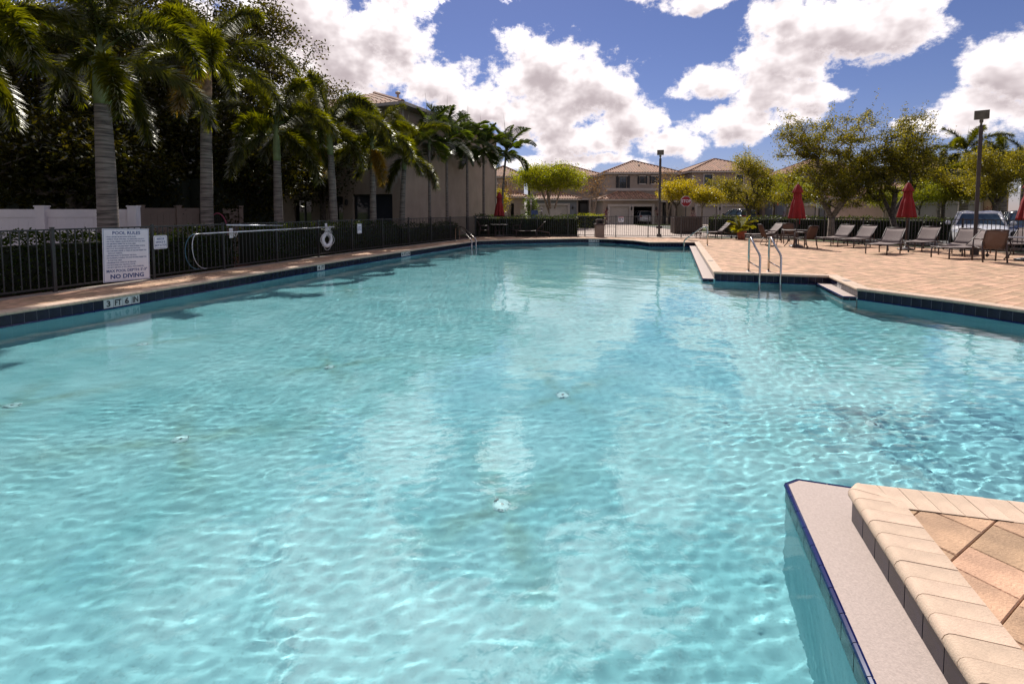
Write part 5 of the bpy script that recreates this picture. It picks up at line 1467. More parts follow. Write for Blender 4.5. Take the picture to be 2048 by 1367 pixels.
# -- tan two storey house
Y = 57.0; H = thing('house', 'tan two storey house with two closed garage doors right of the stop sign', 'house', (fx(1450, Y), Y, GZ))
x0, x1 = fx(1381, Y), fx(1500, Y); d1 = (fx(1394, Y), fx(1434, Y), GZ, fz(412.5, Y)); d2 = (fx(1444.5, Y), fx(1486, Y), GZ, fz(412.5, Y))
wall_front(H, Y, x0, x1, GZ, fz(397, Y), [d1, d2], M['stucco_tan']); shell(H, x0, x1, Y, Y + 6.2, GZ, fz(397, Y), M['stucco_tan']); garage_door(H, Y, *d1); garage_door(H, Y, *d2)
hip_roof(H, x0 + 1.2, x1, Y, Y + 5, fz(396, Y), fz(381, Y), .45, 'garage_roof')
Yu = Y + 1.5; u0, u1 = fx(1382, Yu), fx(1535, Yu); w1 = (fx(1407, Yu), fx(1422.5, Yu), fz(373, Yu), fz(349.5, Yu)); w2 = (fx(1470, Yu), fx(1484, Yu), fz(370, Yu), fz(350, Yu))
wall_front(H, Yu, u0, u1, 2.5, fz(343, Yu), [w1, w2], M['stucco_tan'], name='upper_wall'); shell(H, u0, u1, Yu, Yu + 9, 0, fz(343, Yu), M['stucco_tan']); window(H, Yu, *w1); window(H, Yu, *w2)
MB().box(((u0 + u1) / 2, Yu - .04, fz(376.5, Yu)), (u1 - u0, .12, .28)).build('string_course', M['trim_white'], H, False, True)
hip_roof(H, u0, u1, Yu, Yu + 9, fz(342, Yu), fz(318, Yu + 4), .4); roof_vent(H, fx(1402, Yu + 3), Yu + 3, fz(333, Yu + 3))
for px in (1385.5, 1439, 1494): sconce(H, fx(px, Y), Y, fz(417, Y))
e0, e1 = fx(1501, Y + 1), fx(1540, Y + 1); hole = (fx(1506, Y + 1), fx(1525, Y + 1), GZ, fz(398, Y + 1)); wall_front(H, Y + 1, e0, e1, GZ, fz(394, Y), [hole], M['stucco_tan'], name='entry_wall'); dark_door(H, Y + 1, *hole)

# -- blue grey house with gables
Y = 54.0; H = thing('house', 'blue grey house with white trimmed gable, medallion and arched entry', 'house', (fx(1640, Y), Y, GZ))
x0, x1 = fx(1568, Y), fx(1648, Y); d1 = (fx(1603, Y), fx(1631, Y), GZ, fz(412, Y)); d0 = (fx(1577, Y), fx(1595, Y), GZ, fz(412, Y))
wall_front(H, Y, x0, x1, GZ, fz(392, Y), [d1, d0], M['stucco_blue']); shell(H, x0, x1, Y, Y + 7, GZ, fz(392, Y), M['stucco_blue']); garage_door(H, Y, *d1, trim=.3); garage_door(H, Y, *d0, trim=.2)
def gable(parent, Y, xa, xb, zb, zt, mat, depth=7.0):
    xm = (xa + xb) / 2
    MB().add([(xa, Y, zb), (xb, Y, zb), (xm, Y, zt), (xa, Y + .25, zb), (xb, Y + .25, zb), (xm, Y + .25, zt)], [(0, 1, 2), (5, 4, 3), (0, 3, 4, 1), (1, 4, 5, 2), (2, 5, 3, 0)]).build('gable_wall', mat, parent, False, True)
    m = MB(); ov = .35
    for (xe, sg) in ((xa - ov, 1), (xb + ov, -1)):
        ze = zb - ov * (zt - zb) / (xm - xa)
        m.add([(xe, Y - .35, ze + .05), (xm, Y - .35, zt + .05), (xm, Y + depth, zt + .05), (xe, Y + depth, ze + .05), (xe, Y - .35, ze + .14), (xm, Y - .35, zt + .14), (xm, Y + depth, zt + .14), (xe, Y + depth, ze + .14)], [(0, 1, 2, 3), (7, 6, 5, 4), (0, 4, 5, 1), (1, 5, 6, 2), (2, 6, 7, 3), (3, 7, 4, 0)])
        k = int(depth / .32)
        for i in range(k):
            yy_ = Y - .3 + (i + .5) * depth / k; m.tube([(xe, yy_, ze + .16), (xm, yy_, zt + .16)], .10, 5)
    m.build('gable_roof', M['roof'], parent, False, True)
    b = MB()
    for (xe, xq) in ((xa - ov, xm), (xb + ov, xm)):
        ze = zb - ov * (zt - zb) / (xm - xa); b.add([(xe, Y - .36, ze - .22), (xq, Y - .36, zt - .22), (xq, Y - .36, zt + .04), (xe, Y - .36, ze + .04), (xe, Y - .02, ze - .22), (xq, Y - .02, zt - .22), (xq, Y - .02, zt + .04), (xe, Y - .02, ze + .04)], [(0, 1, 2, 3), (7, 6, 5, 4), (0, 4, 5, 1), (3, 2, 6, 7)])
    b.build('bargeboard', M['trim_white'], parent, False, True)
gable(H, Y, x0, x1, fz(392, Y), fz(381, Y), M['stucco_blue'])
md_ = MB().lathe([(.0, 0), (.34, 0), (.42, .03), (.42, .09), (.0, .09)], 20, cap=False).build('medallion', M['trim_white'], H, False); md_.location = (fx(1609, Y) - H.location.x, -.03, fz(394, Y) - H.location.z)
md_.rotation_euler = (R(90), 0, 0)
Ye = Y + 1.0; ea, eb = fx(1648.5, Ye), fx(1692, Ye); hole = (fx(1652, Ye), fx(1676, Ye), GZ, fz(402, Ye)); wall_front(H, Ye, ea, eb, GZ, fz(384, Ye), [hole], M['stucco_blue'], name='entry_wall'); dark_door(H, Ye, *hole)
gable(H, Ye, ea, eb, fz(384, Ye), fz(372, Ye), M['stucco_blue'], 6)
am = (hole[0] + hole[1]) / 2; ar = (hole[1] - hole[0]) / 2
MB().tube([(hole[0] - .1, Ye - .06, GZ), (hole[0] - .1, Ye - .06, hole[3] - .2)] + [(am - (ar + .1) * math.cos(R(a)), Ye - .06, hole[3] - .2 + (ar * .75) * math.sin(R(a))) for a in range(15, 166, 15)] + [(hole[1] + .1, Ye - .06, hole[3] - .2), (hole[1] + .1, Ye - .06, GZ)], .17, 6).build('arch_trim', M['trim_white'], H, False, True)
Yr = Y + 2; ra, rb = fx(1692.5, Yr), fx(1728, Yr); w = (fx(1694.5, Yr), fx(1710, Yr), fz(428, Yr), fz(404, Yr)); wall_front(H, Yr, ra, rb, GZ, fz(381, Yr), [w], M['stucco_grey'], name='side_wall'); window(H, Yr, *w)
shell(H, ra, rb, Yr, Yr + 6, GZ, fz(381, Yr), M['stucco_grey']); hip_roof(H, ra, rb, Yr, Yr + 6, fz(380, Yr), fz(372, Yr), .4, 'side_roof')
Yu = Y + 5; ua, ub = fx(1600, Yu), fx(1725, Yu); MB().box(((ua + ub) / 2, Yu + 4, 3.2), (ub - ua, 8, 6.2)).build('upper_wall', M['stucco_blue'], H, False, True); hip_roof(H, ua, ub, Yu, Yu + 8, 6.2, 8.2, .4)

# -- right hand house with twin garage doors
Y = 42.0; H = thing('house', 'low beige house with twin garage doors behind the oak and palm trunks at right', 'house', (fx(1880, Y), Y, GZ))
x0, x1 = fx(1772, Y), fx(1966, Y); d1 = (fx(1826, Y), fx(1877, Y), GZ, fz(408, Y)); d2 = (fx(1891, Y), fx(1952, Y), GZ, fz(408, Y))
wall_front(H, Y, x0, x1, GZ, fz(392, Y), [d1, d2], M['stucco_tan']); shell(H, x0, x1, Y, Y + 7, GZ, fz(392, Y), M['stucco_tan']); garage_door(H, Y, *d1, cols=5); garage_door(H, Y, *d2, cols=5)
hip_roof(H, x0, x1, Y, Y + 7, fz(391, Y), fz(376, Y) + .5, .45, 'garage_roof')
Ya = Y + .6; a0_, a1_ = fx(1968, Ya), fx(2016, Ya); hole = (fx(1993, Ya), fx(2003, Ya), GZ, 2.4); wall_front(H, Ya, a0_, a1_, GZ, fz(384, Ya), [hole], M['stucco_ochre'], name='arch_wall'); dark_door(H, Ya, *hole)
MB().tube([(a0_ + .1, Ya - .05, fz(390, Ya))] + [((a0_ + hole[1]) / 2 - (hole[1] - a0_) * .5 * math.cos(R(a)), Ya - .05, 2.2 + 1.0 * math.sin(R(a))) for a in range(20, 161, 20)], .12, 6).build('arch_trim', M['trim_white'], H, False, True)
Yu = Y + 4; ua, ub = fx(1850, Yu), fx(1985, Yu); MB().box(((ua + ub) / 2, Yu + 4, 2.6), (ub - ua, 8, 5.4)).build('upper_wall', M['stucco_blue'], H, False, True); hip_roof(H, ua, ub, Yu, Yu + 8, 5.3, 6.9, .4)

# -- houses left of centre
Y = 62.0; H = thing('house', 'blue grey garage with wide hipped roof behind the round yellow green tree', 'house', (fx(1105, Y), Y, GZ))
x0, x1 = fx(1059, Y), fx(1153, Y); d1 = (fx(1071, Y), fx(1135, Y), GZ, fz(411, Y)); wall_front(H, Y, x0, x1, GZ, fz(399, Y), [d1], M['stucco_blue']); shell(H, x0, x1, Y, Y + 6.5, GZ, fz(399, Y), M['stucco_blue']); garage_door(H, Y, *d1, cols=8)
hip_roof(H, x0, x1, Y, Y + 6.5, fz(397.5, Y), fz(379, Y + 3), .55, 'garage_roof')
for px in (1063, 1145): sconce(H, fx(px, Y), Y, fz(415, Y))
Ye = Y + .5; hole = (fx(1156, Ye), fx(1178, Ye), GZ, fz(400, Ye)); wall_front(H, Ye, fx(1153.5, Ye), fx(1203, Ye), GZ, fz(390, Ye), [hole], M['stucco_grey'], name='entry_wall'); dark_door(H, Ye, *hole); garage_door(H, Ye, *hole, door=False, trim=.22)
Yu = Y + 3.5; ua, ub = fx(1060, Yu), fx(1205, Yu); w = (fx(1196, Yu), fx(1201, Yu), fz(376, Yu), fz(360, Yu)); wall_front(H, Yu, ua, ub, 2.0, fz(353, Yu), [w], M['stucco_grey'], name='upper_wall'); shell(H, ua, ub, Yu, Yu + 9, 0, fz(353, Yu), M['stucco_grey']); window(H, Yu, *w, trim=False); hip_roof(H, ua, ub, Yu, Yu + 9, fz(351.5, Yu), fz(330, Yu + 4.5), .4)
Y = 63.0; H = thing('house', 'tan two storey house partly hidden by the taupe building end', 'house', (fx(1015, Y), Y, GZ))
x0, x1 = fx(975, Y), fx(1049, Y); hole = (fx(1021, Y), fx(1028, Y), GZ, fz(407, Y)); wall_front(H, Y, x0, x1, GZ, fz(394, Y), [hole], M['stucco_tan']); shell(H, x0, x1, Y, Y + 6, GZ, fz(394, Y), M['stucco_tan']); dark_door(H, Y, *hole); hip_roof(H, x0, x1, Y, Y + 6, fz(393, Y), fz(378, Y + 3), .5, 'porch_roof')
Yu = Y + 3; ua, ub = fx(965, Yu), fx(1048, Yu); w = (fx(1006, Yu), fx(1014, Yu), fz(378, Yu), fz(362, Yu)); wall_front(H, Yu, ua, ub, 1.8, fz(354, Yu), [w], M['stucco_tan'], name='upper_wall'); shell(H, ua, ub, Yu, Yu + 8, 0, fz(354, Yu), M['stucco_tan']); window(H, Yu, *w); hip_roof(H, ua, ub, Yu, Yu + 8, fz(353, Yu), fz(334, Yu + 4), .4)

# -- taupe building along the left fence (own axes: front faces the pool side)
def side_building():
    cx, cy = -6.0, 26.0; ang = math.atan2(.93, .36)
    t = thing('taupe_building', 'large taupe stucco two storey building behind the palms on the left', 'building', (cx, cy, GZ), ang)
    # local: +x runs along the pool side wall away from us, +y goes left behind it
    Lx, Ly, He = 13.2, 13.0, 7.25
    m = MB(); T = .3
    m.box((Lx / 2, T / 2, He / 2), (Lx, T, He)); m.box((Lx - T / 2, Ly / 2 + T / 2, He / 2), (T, Ly - T, He)); m.build('wall', M['stucco_brown'], t)
    holes = [(.55, 3.2, 0, 2.55), (3.9, 5.0, 0, 2.45), (6.2, 7.5, .85, 2.3), (1.3, 2.6, 3.9, 5.4), (6.2, 7.5, 3.9, 5.4)]
    ys_ = sorted({T, Ly, *[h[0] for h in holes], *[h[1] for h in holes]}); zs_ = sorted({0, He, *[h[2] for h in holes], *[h[3] for h in holes]}); m = MB()
    for i in range(len(ys_) - 1):
        for j in range(len(zs_) - 1):
            cyy, cz = (ys_[i] + ys_[i + 1]) / 2, (zs_[j] + zs_[j + 1]) / 2
            if any(h[0] < cyy < h[1] and h[2] < cz < h[3] for h in holes): continue
            m.box((T / 2, cyy, cz), (T, ys_[i + 1] - ys_[i], zs_[j + 1] - zs_[j]))
    m.build('end_wall', M['stucco_brown'], t)
    for k, h in enumerate(holes):
        nm = ('patio_door', 'door', 'window', 'window', 'window')[k]
        o = MB().box((.22, (h[0] + h[1]) / 2, (h[2] + h[3]) / 2), (.04, h[1] - h[0], h[3] - h[2])).build(nm, M['glass'], t)
        f = MB(); b = .07
        for y in (h[0] + b / 2, h[1] - b / 2, (h[0] + h[1]) / 2): f.box((.17, y, (h[2] + h[3]) / 2), (.06, b, h[3] - h[2]))
        for z in (h[2] + b / 2, h[3] - b / 2): f.box((.17, (h[0] + h[1]) / 2, z), (.055, h[1] - h[0] - .01, b))
        f.build('frame', M['dark_frame'], o)
    MB().lathe([(.02, -.16), (.09, -.1), (.1, .1), (.02, .2)], 8).build('wall_lantern', M['dark_frame'], t).location = (-.12, 3.55, 2.1)
    # roof in local axes
    X0, X1, Y0, Y1 = -.55, Lx + .55, -.55, Ly + .55; ze, zr = He, He + 2.6; r0 = (Ly / 2, Ly / 2, zr); r1 = (Lx - Ly / 2 + .01, Ly / 2, zr)
    c = [(X0, Y0, ze), (X1, Y0, ze), (X1, Y1, ze), (X0, Y1, ze)]; rf = MB()
    for (p, q, s) in ((c[0], c[1], r0), (c[3], c[0], r0)):
        rf.add([p, q, s], [(0, 1, 2)]); P0, Q0, S0 = map(Vector, (p, q, s)); e = Q0 - P0; L_ = e.length; e.normalize(); u1 = (S0 - P0).dot(e); up = (S0 - P0) - e * u1; nn = e.cross(up).normalized(); k = int(L_ / .30)
        for i in range(k):
            u = (i + .5) * L_ / k; tt = min(u / u1, (L_ - u) / (L_ - u1)) * .98
            if tt < .03: continue
            nseg = max(1, int(up.length * tt / .42)); w = .108
            for q_ in range(nseg):                       # each barrel tile laps over the one below
                b0 = P0 + e * u + up * (tt * q_ / nseg); b1 = P0 + e * u + up * (tt * (q_ + 1.1) / nseg); vs = []
                for bb, hh in ((b0, .105), (b1, .075)):
                    for f, g in ((-1, 0), (-.62, .8), (0, 1.1), (.62, .8), (1, 0)): vs.append(bb + e * (w * f) + nn * (hh * g))
                rf.add(vs, [(j, j + 1, 6 + j, 5 + j) for j in range(4)] + [(4, 3, 2, 1, 0)])
    rf.add([c[1], c[2], r0], [(0, 1, 2)]); rf.add([c[2], c[3], r0], [(0, 1, 2)])
    rf.tube([(c[0][0], c[0][1], ze + .05), (r0[0], r0[1], zr + .06)], .13, 7); rf.tube([(c[1][0], c[1][1], ze + .05), (r0[0], r0[1], zr + .06)], .13, 7)
    roof = rf.build('roof', M['roof'], t)
    MB().box(((X0 + X1) / 2, (Y0 + Y1) / 2, ze - .06), (X1 - X0 - .04, Y1 - Y0 - .04, .11)).build('soffit', M['trim_white'], t)
    MB().box(((X0 + X1) / 2, Y0 - .06, ze - .02), (X1 - X0, .12, .16)).build('gutter', M['trim_white'], t); MB().box((X0 - .06, (Y0 + Y1) / 2, ze - .02), (.12, Y1 - Y0 + .1, .16)).build('gutter', M['trim_white'], t)
    MB().box((Lx - .25, -.06, He / 2), (.09, .09, He - .3)).build('downspout', M['trim_white'], t); MB().box((.18, -.06, He / 2), (.09, .09, He - .3)).build('downspout', M['trim_white'], t)
    MB().lathe([(.07, -.2), (.07, .3), (.15, .32), (.15, .42), (.05, .48)], 10).build('vent', M['trim_white'], roof).location = (1.6, 1.2, ze + .75)
side_building()
# ochre lit houses behind the beige fence
Yk = 30.0; t = thing('house', 'ochre stucco house glimpsed between the trunks at far left', 'house', (fx(450, Yk), Yk, GZ)); wv = (fx(462, Yk), fx(476, Yk), .8, 2.2)
wall_front(t, Yk, fx(280, Yk), fx(545, Yk), GZ, 5.4, [wv], M['stucco_ochre']); window(t, Yk, *wv); hip_roof(t, fx(280, Yk), fx(545, Yk), Yk, Yk + 7, 5.4, 7.2, .4); shell(t, fx(280, Yk), fx(545, Yk), Yk, Yk + 7, GZ, 5.4, M['stucco_ochre'])

# ------------------------------------------------------------------ cars
def car(label, loc, ang, paint, sc=1.0, tail=False):
    t = thing('parked_car', label, 'car', loc, R(ang)); t.scale = (sc,) * 3        # local +x is the nose
    st = [(2.33, .62, .32, .60), (2.28, .74, .24, .74), (2.05, .86, .20, .86), (1.55, .92, .19, .97), (.95, .935, .19, 1.04), (.3, .94, .19, 1.07), (-.6, .94, .19, 1.08), (-1.5, .93, .20, 1.09), (-2.05, .90, .24, 1.06), (-2.30, .80, .30, .96), (-2.36, .70, .40, .80)]
    V_, F_ = [], []
    for (x, w, zb, zt) in st:
        half = [(w * .55, zb), (w * .93, zb + .03), (w, zb + .22), (w * 1.0, zb + (zt - zb) * .55), (w * .985, zt - .10), (w * .90, zt - .02), (w * .45, zt + .025)]
        V_ += [(x, y, z) for y, z in half] + [(x, -y, z) for y, z in half[::-1]]
    n_ = 14
    for i in range(len(st) - 1):
        for j in range(n_): F_.append((i * n_ + j, i * n_ + (j + 1) % n_, (i + 1) * n_ + (j + 1) % n_, (i + 1) * n_ + j))
    F_.append(tuple(range(n_ - 1, -1, -1))); F_.append(tuple((len(st) - 1) * n_ + j for j in range(n_)))
    o = MB().add(V_, F_).build('body', paint, t, True); md = o.modifiers.new('s', 'SUBSURF'); md.levels = md.render_levels = 1
    # greenhouse: base ring to roof ring
    base = [(1.05, .80, 1.02), (.2, .86, 1.06), (-1.2, .86, 1.08), (-2.05, .78, 1.05)]; top = [(.28, .60, 1.50), (-.3, .66, 1.58), (-1.2, .66, 1.57), (-1.72, .58, 1.50)]
    g = MB(); k = len(base)
    ring = lambda pts: [(x, y, z) for x, y, z in pts] + [(x, -y, z) for x, y, z in pts[::-1]]
    rb, rt = ring(base), ring(top); g.v = rb + rt; m_ = 2 * k
    for j in range(m_): g.f.append((j, (j + 1) % m_, m_ + (j + 1) % m_, m_ + j)); g.m.append(0)
    g.build('cabin_glass', M['car_glass'], t)
    r = MB(); rt2 = [(x, y * 1.03, z + .012) for x, y, z in rt]; mid = [(x * .96 - .02, y * .55, z + .055) for x, y, z in rt2]
    r.v = rt2 + mid + [(x, y, z - .05) for x, y, z in rt2]
    for j in range(m_): r.f += [(j, (j + 1) % m_, m_ + (j + 1) % m_, m_ + j), (2 * m_ + j, 2 * m_ + (j + 1) % m_, (j + 1) % m_, j)]
    r.f.append(tuple(range(m_, 2 * m_))); r.m = [0] * len(r.f); r.build('roof', paint, t, True)
    for s in (-1, 1):
        for (a, b) in ((0, 0), (1, 1), (2, 2), (3, 3)):
            pa, pb = base[a], top[b]; MB().tube([(pa[0], s * pa[1], pa[2] - .02), (pb[0], s * pb[1] * 1.02, pb[2] + .01)], .045 if a in (0, 3) else .03, 6).build('pillar', paint, t, True)
        MB().lathe([(.0, -.10), (.08, -.08), (.11, .0), (.08, .08), (.0, .10)], 10, cap=False).build('wing_mirror', paint, t, True).location = (.72, s * 1.03, 1.10)
        MB().add([(2.29, s * .42, .66), (2.20, s * .82, .70), (1.98, s * .90, .82), (2.10, s * .60, .83), (2.33, s * .42, .72)], [(0, 1, 2, 3, 4), (4, 3, 2, 1, 0)]).build('headlight', M['lens'], t).location = (.06, s * .02, .02)
        MB().box((-2.30, s * .70, .92), (.10, .30, .16)).build('tail_light', M['redlens'], t)
        for x in (1.45, -1.45):
            w = MB().lathe([(.20, -.11), (.33, -.11), (.355, -.07), (.355, .07), (.33, .11), (.20, .11)], 24, cap=False).build('wheel', M['tyre'], t, True); w.location = (x, s * .86, .355); w.rotation_euler = (R(90), 0, 0)
            rm = MB().lathe([(.0, .06), (.05, .07), (.19, .09), (.22, .11)], 20, cap=False)
            for q in range(5): a = q * 1.2566; rm.box((.11 * math.cos(a), .11 * math.sin(a), .10), (.20, .05, .03), a)
            ro = rm.build('rim', M['rim'], w); ro.rotation_euler = (0 if s < 0 else R(180), 0, 0)
            wa = MB().lathe([(.0, 0), (.43, 0), (.43, .02), (.0, .02)], 20, cap=False).build('wheel_arch', M['tyre'], t); wa.location = (x, s * .925 + (.02 if s > 0 else 0), .38); wa.rotation_euler = (R(90), 0, 0)
    MB().box((2.37, 0, .58), (.05, .95, .16)).build('grille', M['dark_frame'], t); MB().box((2.36, 0, .36), (.05, 1.1, .10)).build('air_intake', M['dark_frame'], t)
    MB().box((-2.40, 0, .62), (.02, .5, .14)).build('number_plate', M['sign_white'], t)
    return t
cx, cy = gp(1972, 501, -.08); car('white crossover parked facing us behind the fence at the right edge', (21.0, 21.6, GZ + .02), 228, M['car_white'])
car('dark car mostly hidden behind the white crossover at the right edge', (24.3, 22.6, GZ + .02), 228, M['car_black'])
x_, _ = at(1475, 430, 50.0); car('dark sport utility car seen over the fence before the tan house', (x_, 50.0, GZ + .05), 95, M['car_black'], 1.08)
x_, _ = at(1286, 430, 58.9); car('white hatchback standing in the open garage seen from behind', (x_, 59.6, GZ), 90, M['car_white'])

# ------------------------------------------------------------------ street things
sx, sz = at(1371.6, 402.5, 34.5)
t = thing('stop_sign', 'red octagonal stop sign on a post beyond the gate', 'stop sign', (sx, 34.5, GZ)); zc = sz - GZ
def octo(r, y): return [(r * math.cos(R(22.5 + 45 * k)), y, zc + r * math.sin(R(22.5 + 45 * k))) for k in range(8)]
def plate(r, y, th): return MB().add(octo(r, y) + octo(r, y + th), [tuple(range(8)), tuple(range(15, 7, -1))] + [(i, 8 + i, 8 + (i + 1) % 8, (i + 1) % 8) for i in range(8)])
plate(.40, -.04, .01).build('border', M['sign_white'], t); plate(.372, -.046, .004).build('plate', M['sign_red'], t)
text('STOP', .30, M['sign_white'], t, (0, -.0475, zc), bold=.006, sx=.92)
MB().box((0, 0, (zc + .35) / 2), (.07, .06, zc + .35)).build('post', M['pole_brown'], t)
nx, nz_ = at(1638.5, 408, 40.0)
t = thing('notice_board', 'white notice sign with dense print on a post between the two umbrellas', 'sign', (nx, 40.0, GZ)); zc = nz_ - GZ
MB().box((0, -.04, zc), (.53, .015, .68)).build('board', M['sign_white'], t); m = MB()
for k in range(9): m.box((0, -.049, zc + .17 - k * .045), (.38 - .10 * (k % 3 == 2), .003, .018))
m.box((0, -.049, zc + .27), (.44, .003, .05)); m.box((0, -.049, zc - .28), (.44, .003, .05)); tag(m.build('print', M['black_print'], t), kind='stuff')
MB().box((0, 0, zc / 2), (.09, .05, zc)).build('post', M['pole_brown'], t)
def cabinet(label, px, Y, wpx, top_py, mat, split=False, roof=None):
    x, z = at(px, top_py, Y); w = wpx / FPX * Y; h = z - GZ
    t = thing('utility_cabinet', label, 'utility cabinet', (x, Y, GZ)); MB().box((0, 0, h / 2), (w, w * .7, h)).build('body', mat, t); MB().box((0, 0, h + .02), (w + .06, w * .7 + .06, .05)).build('lid', roof or mat, t)
    for s in ((-1, 1) if split else (0,)): MB().box((s * w / 4, -w * .35 - .008, h / 2), (w / (2.2 if split else 1.15), .015, h * .86)).build('door', mat, t)
    return t
cabinet('grey utility cabinet right of the far red umbrella', 1046, 41, 10, 420.5, M['box_grey']); cabinet('blue sided parcel box among the utility cabinets', 1069, 41, 13, 421.5, M['box_blue'], True); cabinet('wide pale double cabinet under the round tree', 1110, 41, 21, 418.5, M['box_grey'], True)
for px, top, lb in ((1062, 399, 'thin pale bollard post left of the wide cabinet'), (1083, 413, 'short thick bollard post beside the blue parcel box')):
    x, z = at(px, top, 41.5); t = thing('bollard', lb, 'bollard', (x, 41.5, GZ)); h = z - GZ; MB().lathe([(.07, 0), (.07, h - .25), (.11, h - .24), (.11, h - .06), (.03, h)], 12).build('post', M['box_grey'], t, True); MB().lathe([(.075, h - .42), (.075, h - .30)], 12).build('band', M['sign_white'], t)
xe, _ = at(1376, 440, 33.0)
t = thing('slatted_enclosure', 'dark brown slatted enclosure standing behind the fence below the stop sign', 'enclosure', (xe, 33.0, GZ))
wE = 52 / FPX * 33; hE = 1.22
for k in range(16): MB().box((-wE / 2 + (k + .5) * wE / 16, 0, hE / 2 + .12), (wE / 16 - .02, .03, hE - .2)).build('slat', M['wood_dark'], t)
for s in (-1, 1): MB().box((s * wE / 2, .02, hE / 2), (.09, .09, hE + .08)).build('post', M['wood_dark'], t)
MB().box((0, .03, hE - .1), (wE, .05, .09)).build('rail', M['wood_dark'], t); MB().box((0, .03, .25), (wE, .05, .09)).build('rail', M['wood_dark'], t)
MB().box((0, .6, hE / 2), (wE - .1, .9, hE - .15)).build('container', M['wood_dark'], t)
lx, lz = at(1515, 350, 46); t = thing('street_lamp_post', 'thin black street lamp post before the tan house', 'lamp post', (lx, 46, GZ)); MB().tube([(0, 0, 0), (0, 0, lz - GZ)], [.08, .05], 8).build('pole', M['pole_brown'], t, True); MB().lathe([(.05, 0), (.20, .1), (.16, .45), (.03, .55)], 10).build('lantern', M['dark_frame'], t).location = (0, 0, lz - GZ)
fxx, fzz = at(1554, 404, 50); t = thing('garden_flag', 'orange garden flag hanging before the house between tan and blue grey', 'flag', (fxx, 50, GZ)); MB().tube([(0, 0, 0), (0, 0, fzz + .9)], .02, 6).build('pole', M['pole_brown'], t)
m = MB(); 
for i in range(9):
    for j in range(5): m.v.append((.02 + j * .055 * (1 - i * .05), .03 * math.sin(i * .9 + j), fzz + .8 - i * .13))
for i in range(8):
    for j in range(4): m.f.append((i * 5 + j, i * 5 + j + 1, i * 5 + j + 6, i * 5 + j + 5)); m.m.append(0)
m.build('cloth', M['orange_flag'], t, True)

# ------------------------------------------------------------------ trees and shrubs beyond the fence
def T(label, px, Y, base_py_unused, cx_px, top_py, bot_py, half_px, leaf, bark, seed, **k):
    xb = fx(px, Y); xc = fx(cx_px, Y); zt, zb = fz(top_py, Y), fz(bot_py, Y); s = Y / FPX; hw = half_px * s * math.cos(math.atan((cx_px - 1024) / FPX)) ** .8
    return tree(k.pop('name', 'tree'), label, (xb, Y, GZ), k.pop('fork', max(.6, (zb - GZ) * .8)), (xc - xb, 0, (zt + zb) / 2 - GZ), (hw, hw * k.pop('dep', .8), (zt - zb) / 2), leaf, bark, seed=seed, **k)
T('large live oak with forked pale trunk between the two right hand umbrellas', 1664, 27.5, 0, 1652, 212, 416, 124, M['oak'], M['bark_pale'], 51, leaf_n=39000, leaf_len=.10, leaf_w=.055, tips=300, lobes=15, trunk_r=.17, fork=1.25, stems=4, sprig=.5, spread=.23, hollow=.25, name='live_oak')
T('live oak with leaning dark trunk beside the second umbrella', 1797, 26.5, 0, 1788, 222, 412, 95, M['oak'], M['bark'], 52, leaf_n=28000, leaf_len=.10, leaf_w=.055, tips=240, lobes=12, trunk_r=.14, fork=1.3, stems=3, sprig=.5, spread=.23, lean=(-.35, 0), hollow=.25, name='live_oak')
T('dark live oak before the tan house right of the yellow tree', 1497, 44, 0, 1490, 305, 410, 66, M['oak'], M['bark'], 53, leaf_n=20000, leaf_len=.125, leaf_w=.07, tips=190, lobes=11, trunk_r=.2, stems=3, sprig=.6, spread=.42, name='live_oak')
T('olive crowned oak behind the second lamp post at right', 1990, 31, 0, 1985, 290, 395, 85, M['oak'], M['bark'], 54, leaf_n=26000, leaf_len=.10, leaf_w=.055, tips=200, lobes=9, trunk_r=.14, stems=3, sprig=.5, spread=.34, name='live_oak')
T('low olive oak between the second umbrella and the near lamp post', 1885, 34, 0, 1880, 318, 395, 62, M['oak'], M['bark'], 55, leaf_n=20000, leaf_len=.105, leaf_w=.06, tips=160, lobes=7, trunk_r=.12, stems=3, sprig=.3, spread=.36, name='live_oak')
T('round spreading yellow green tree with splayed trunks before the blue grey garage', 1103, 45, 0, 1098, 330, 380, 74, M['green_leaf'], M['bark_pale'], 56, leaf_n=26000, leaf_len=.15, leaf_w=.085, tips=200, trunk_r=.15, fork=.9, stems=5, sprig=.15, spread=.38, hollow=.1, name='spreading_tree')
T('bright yellow small tree left above the stop sign', 1352, 43, 0, 1360, 362, 402, 48, M['yellow_leaf'], M['bark'], 57, leaf_n=9000, leaf_len=.14, leaf_w=.07, tips=90, trunk_r=.10, stems=4, sprig=.3, spread=.30, name='yellow_tree')
T('bright yellow small tree right above the stop sign', 1404, 41, 0, 1412, 378, 404, 34, M['yellow_leaf'], M['bark_pale'], 58, leaf_n=6000, leaf_len=.13, leaf_w=.065, tips=60, trunk_r=.07, stems=3, sprig=.3, spread=.28, name='yellow_tree')
T('lime green tree behind the orange flag', 1548, 47, 0, 1560, 345, 402, 45, M['lime_leaf'], M['bark'], 59, leaf_n=9000, leaf_len=.14, leaf_w=.075, tips=90, trunk_r=.12, stems=3, sprig=.2, spread=.4, name='lime_tree')
T('pale trunked small lime tree behind the notice sign', 1575, 44, 0, 1590, 362, 408, 40, M['lime_leaf'], M['bark_pale'], 60, leaf_n=7000, leaf_len=.13, leaf_w=.07, tips=80, trunk_r=.10, stems=3, sprig=.2, spread=.36, name='lime_tree')
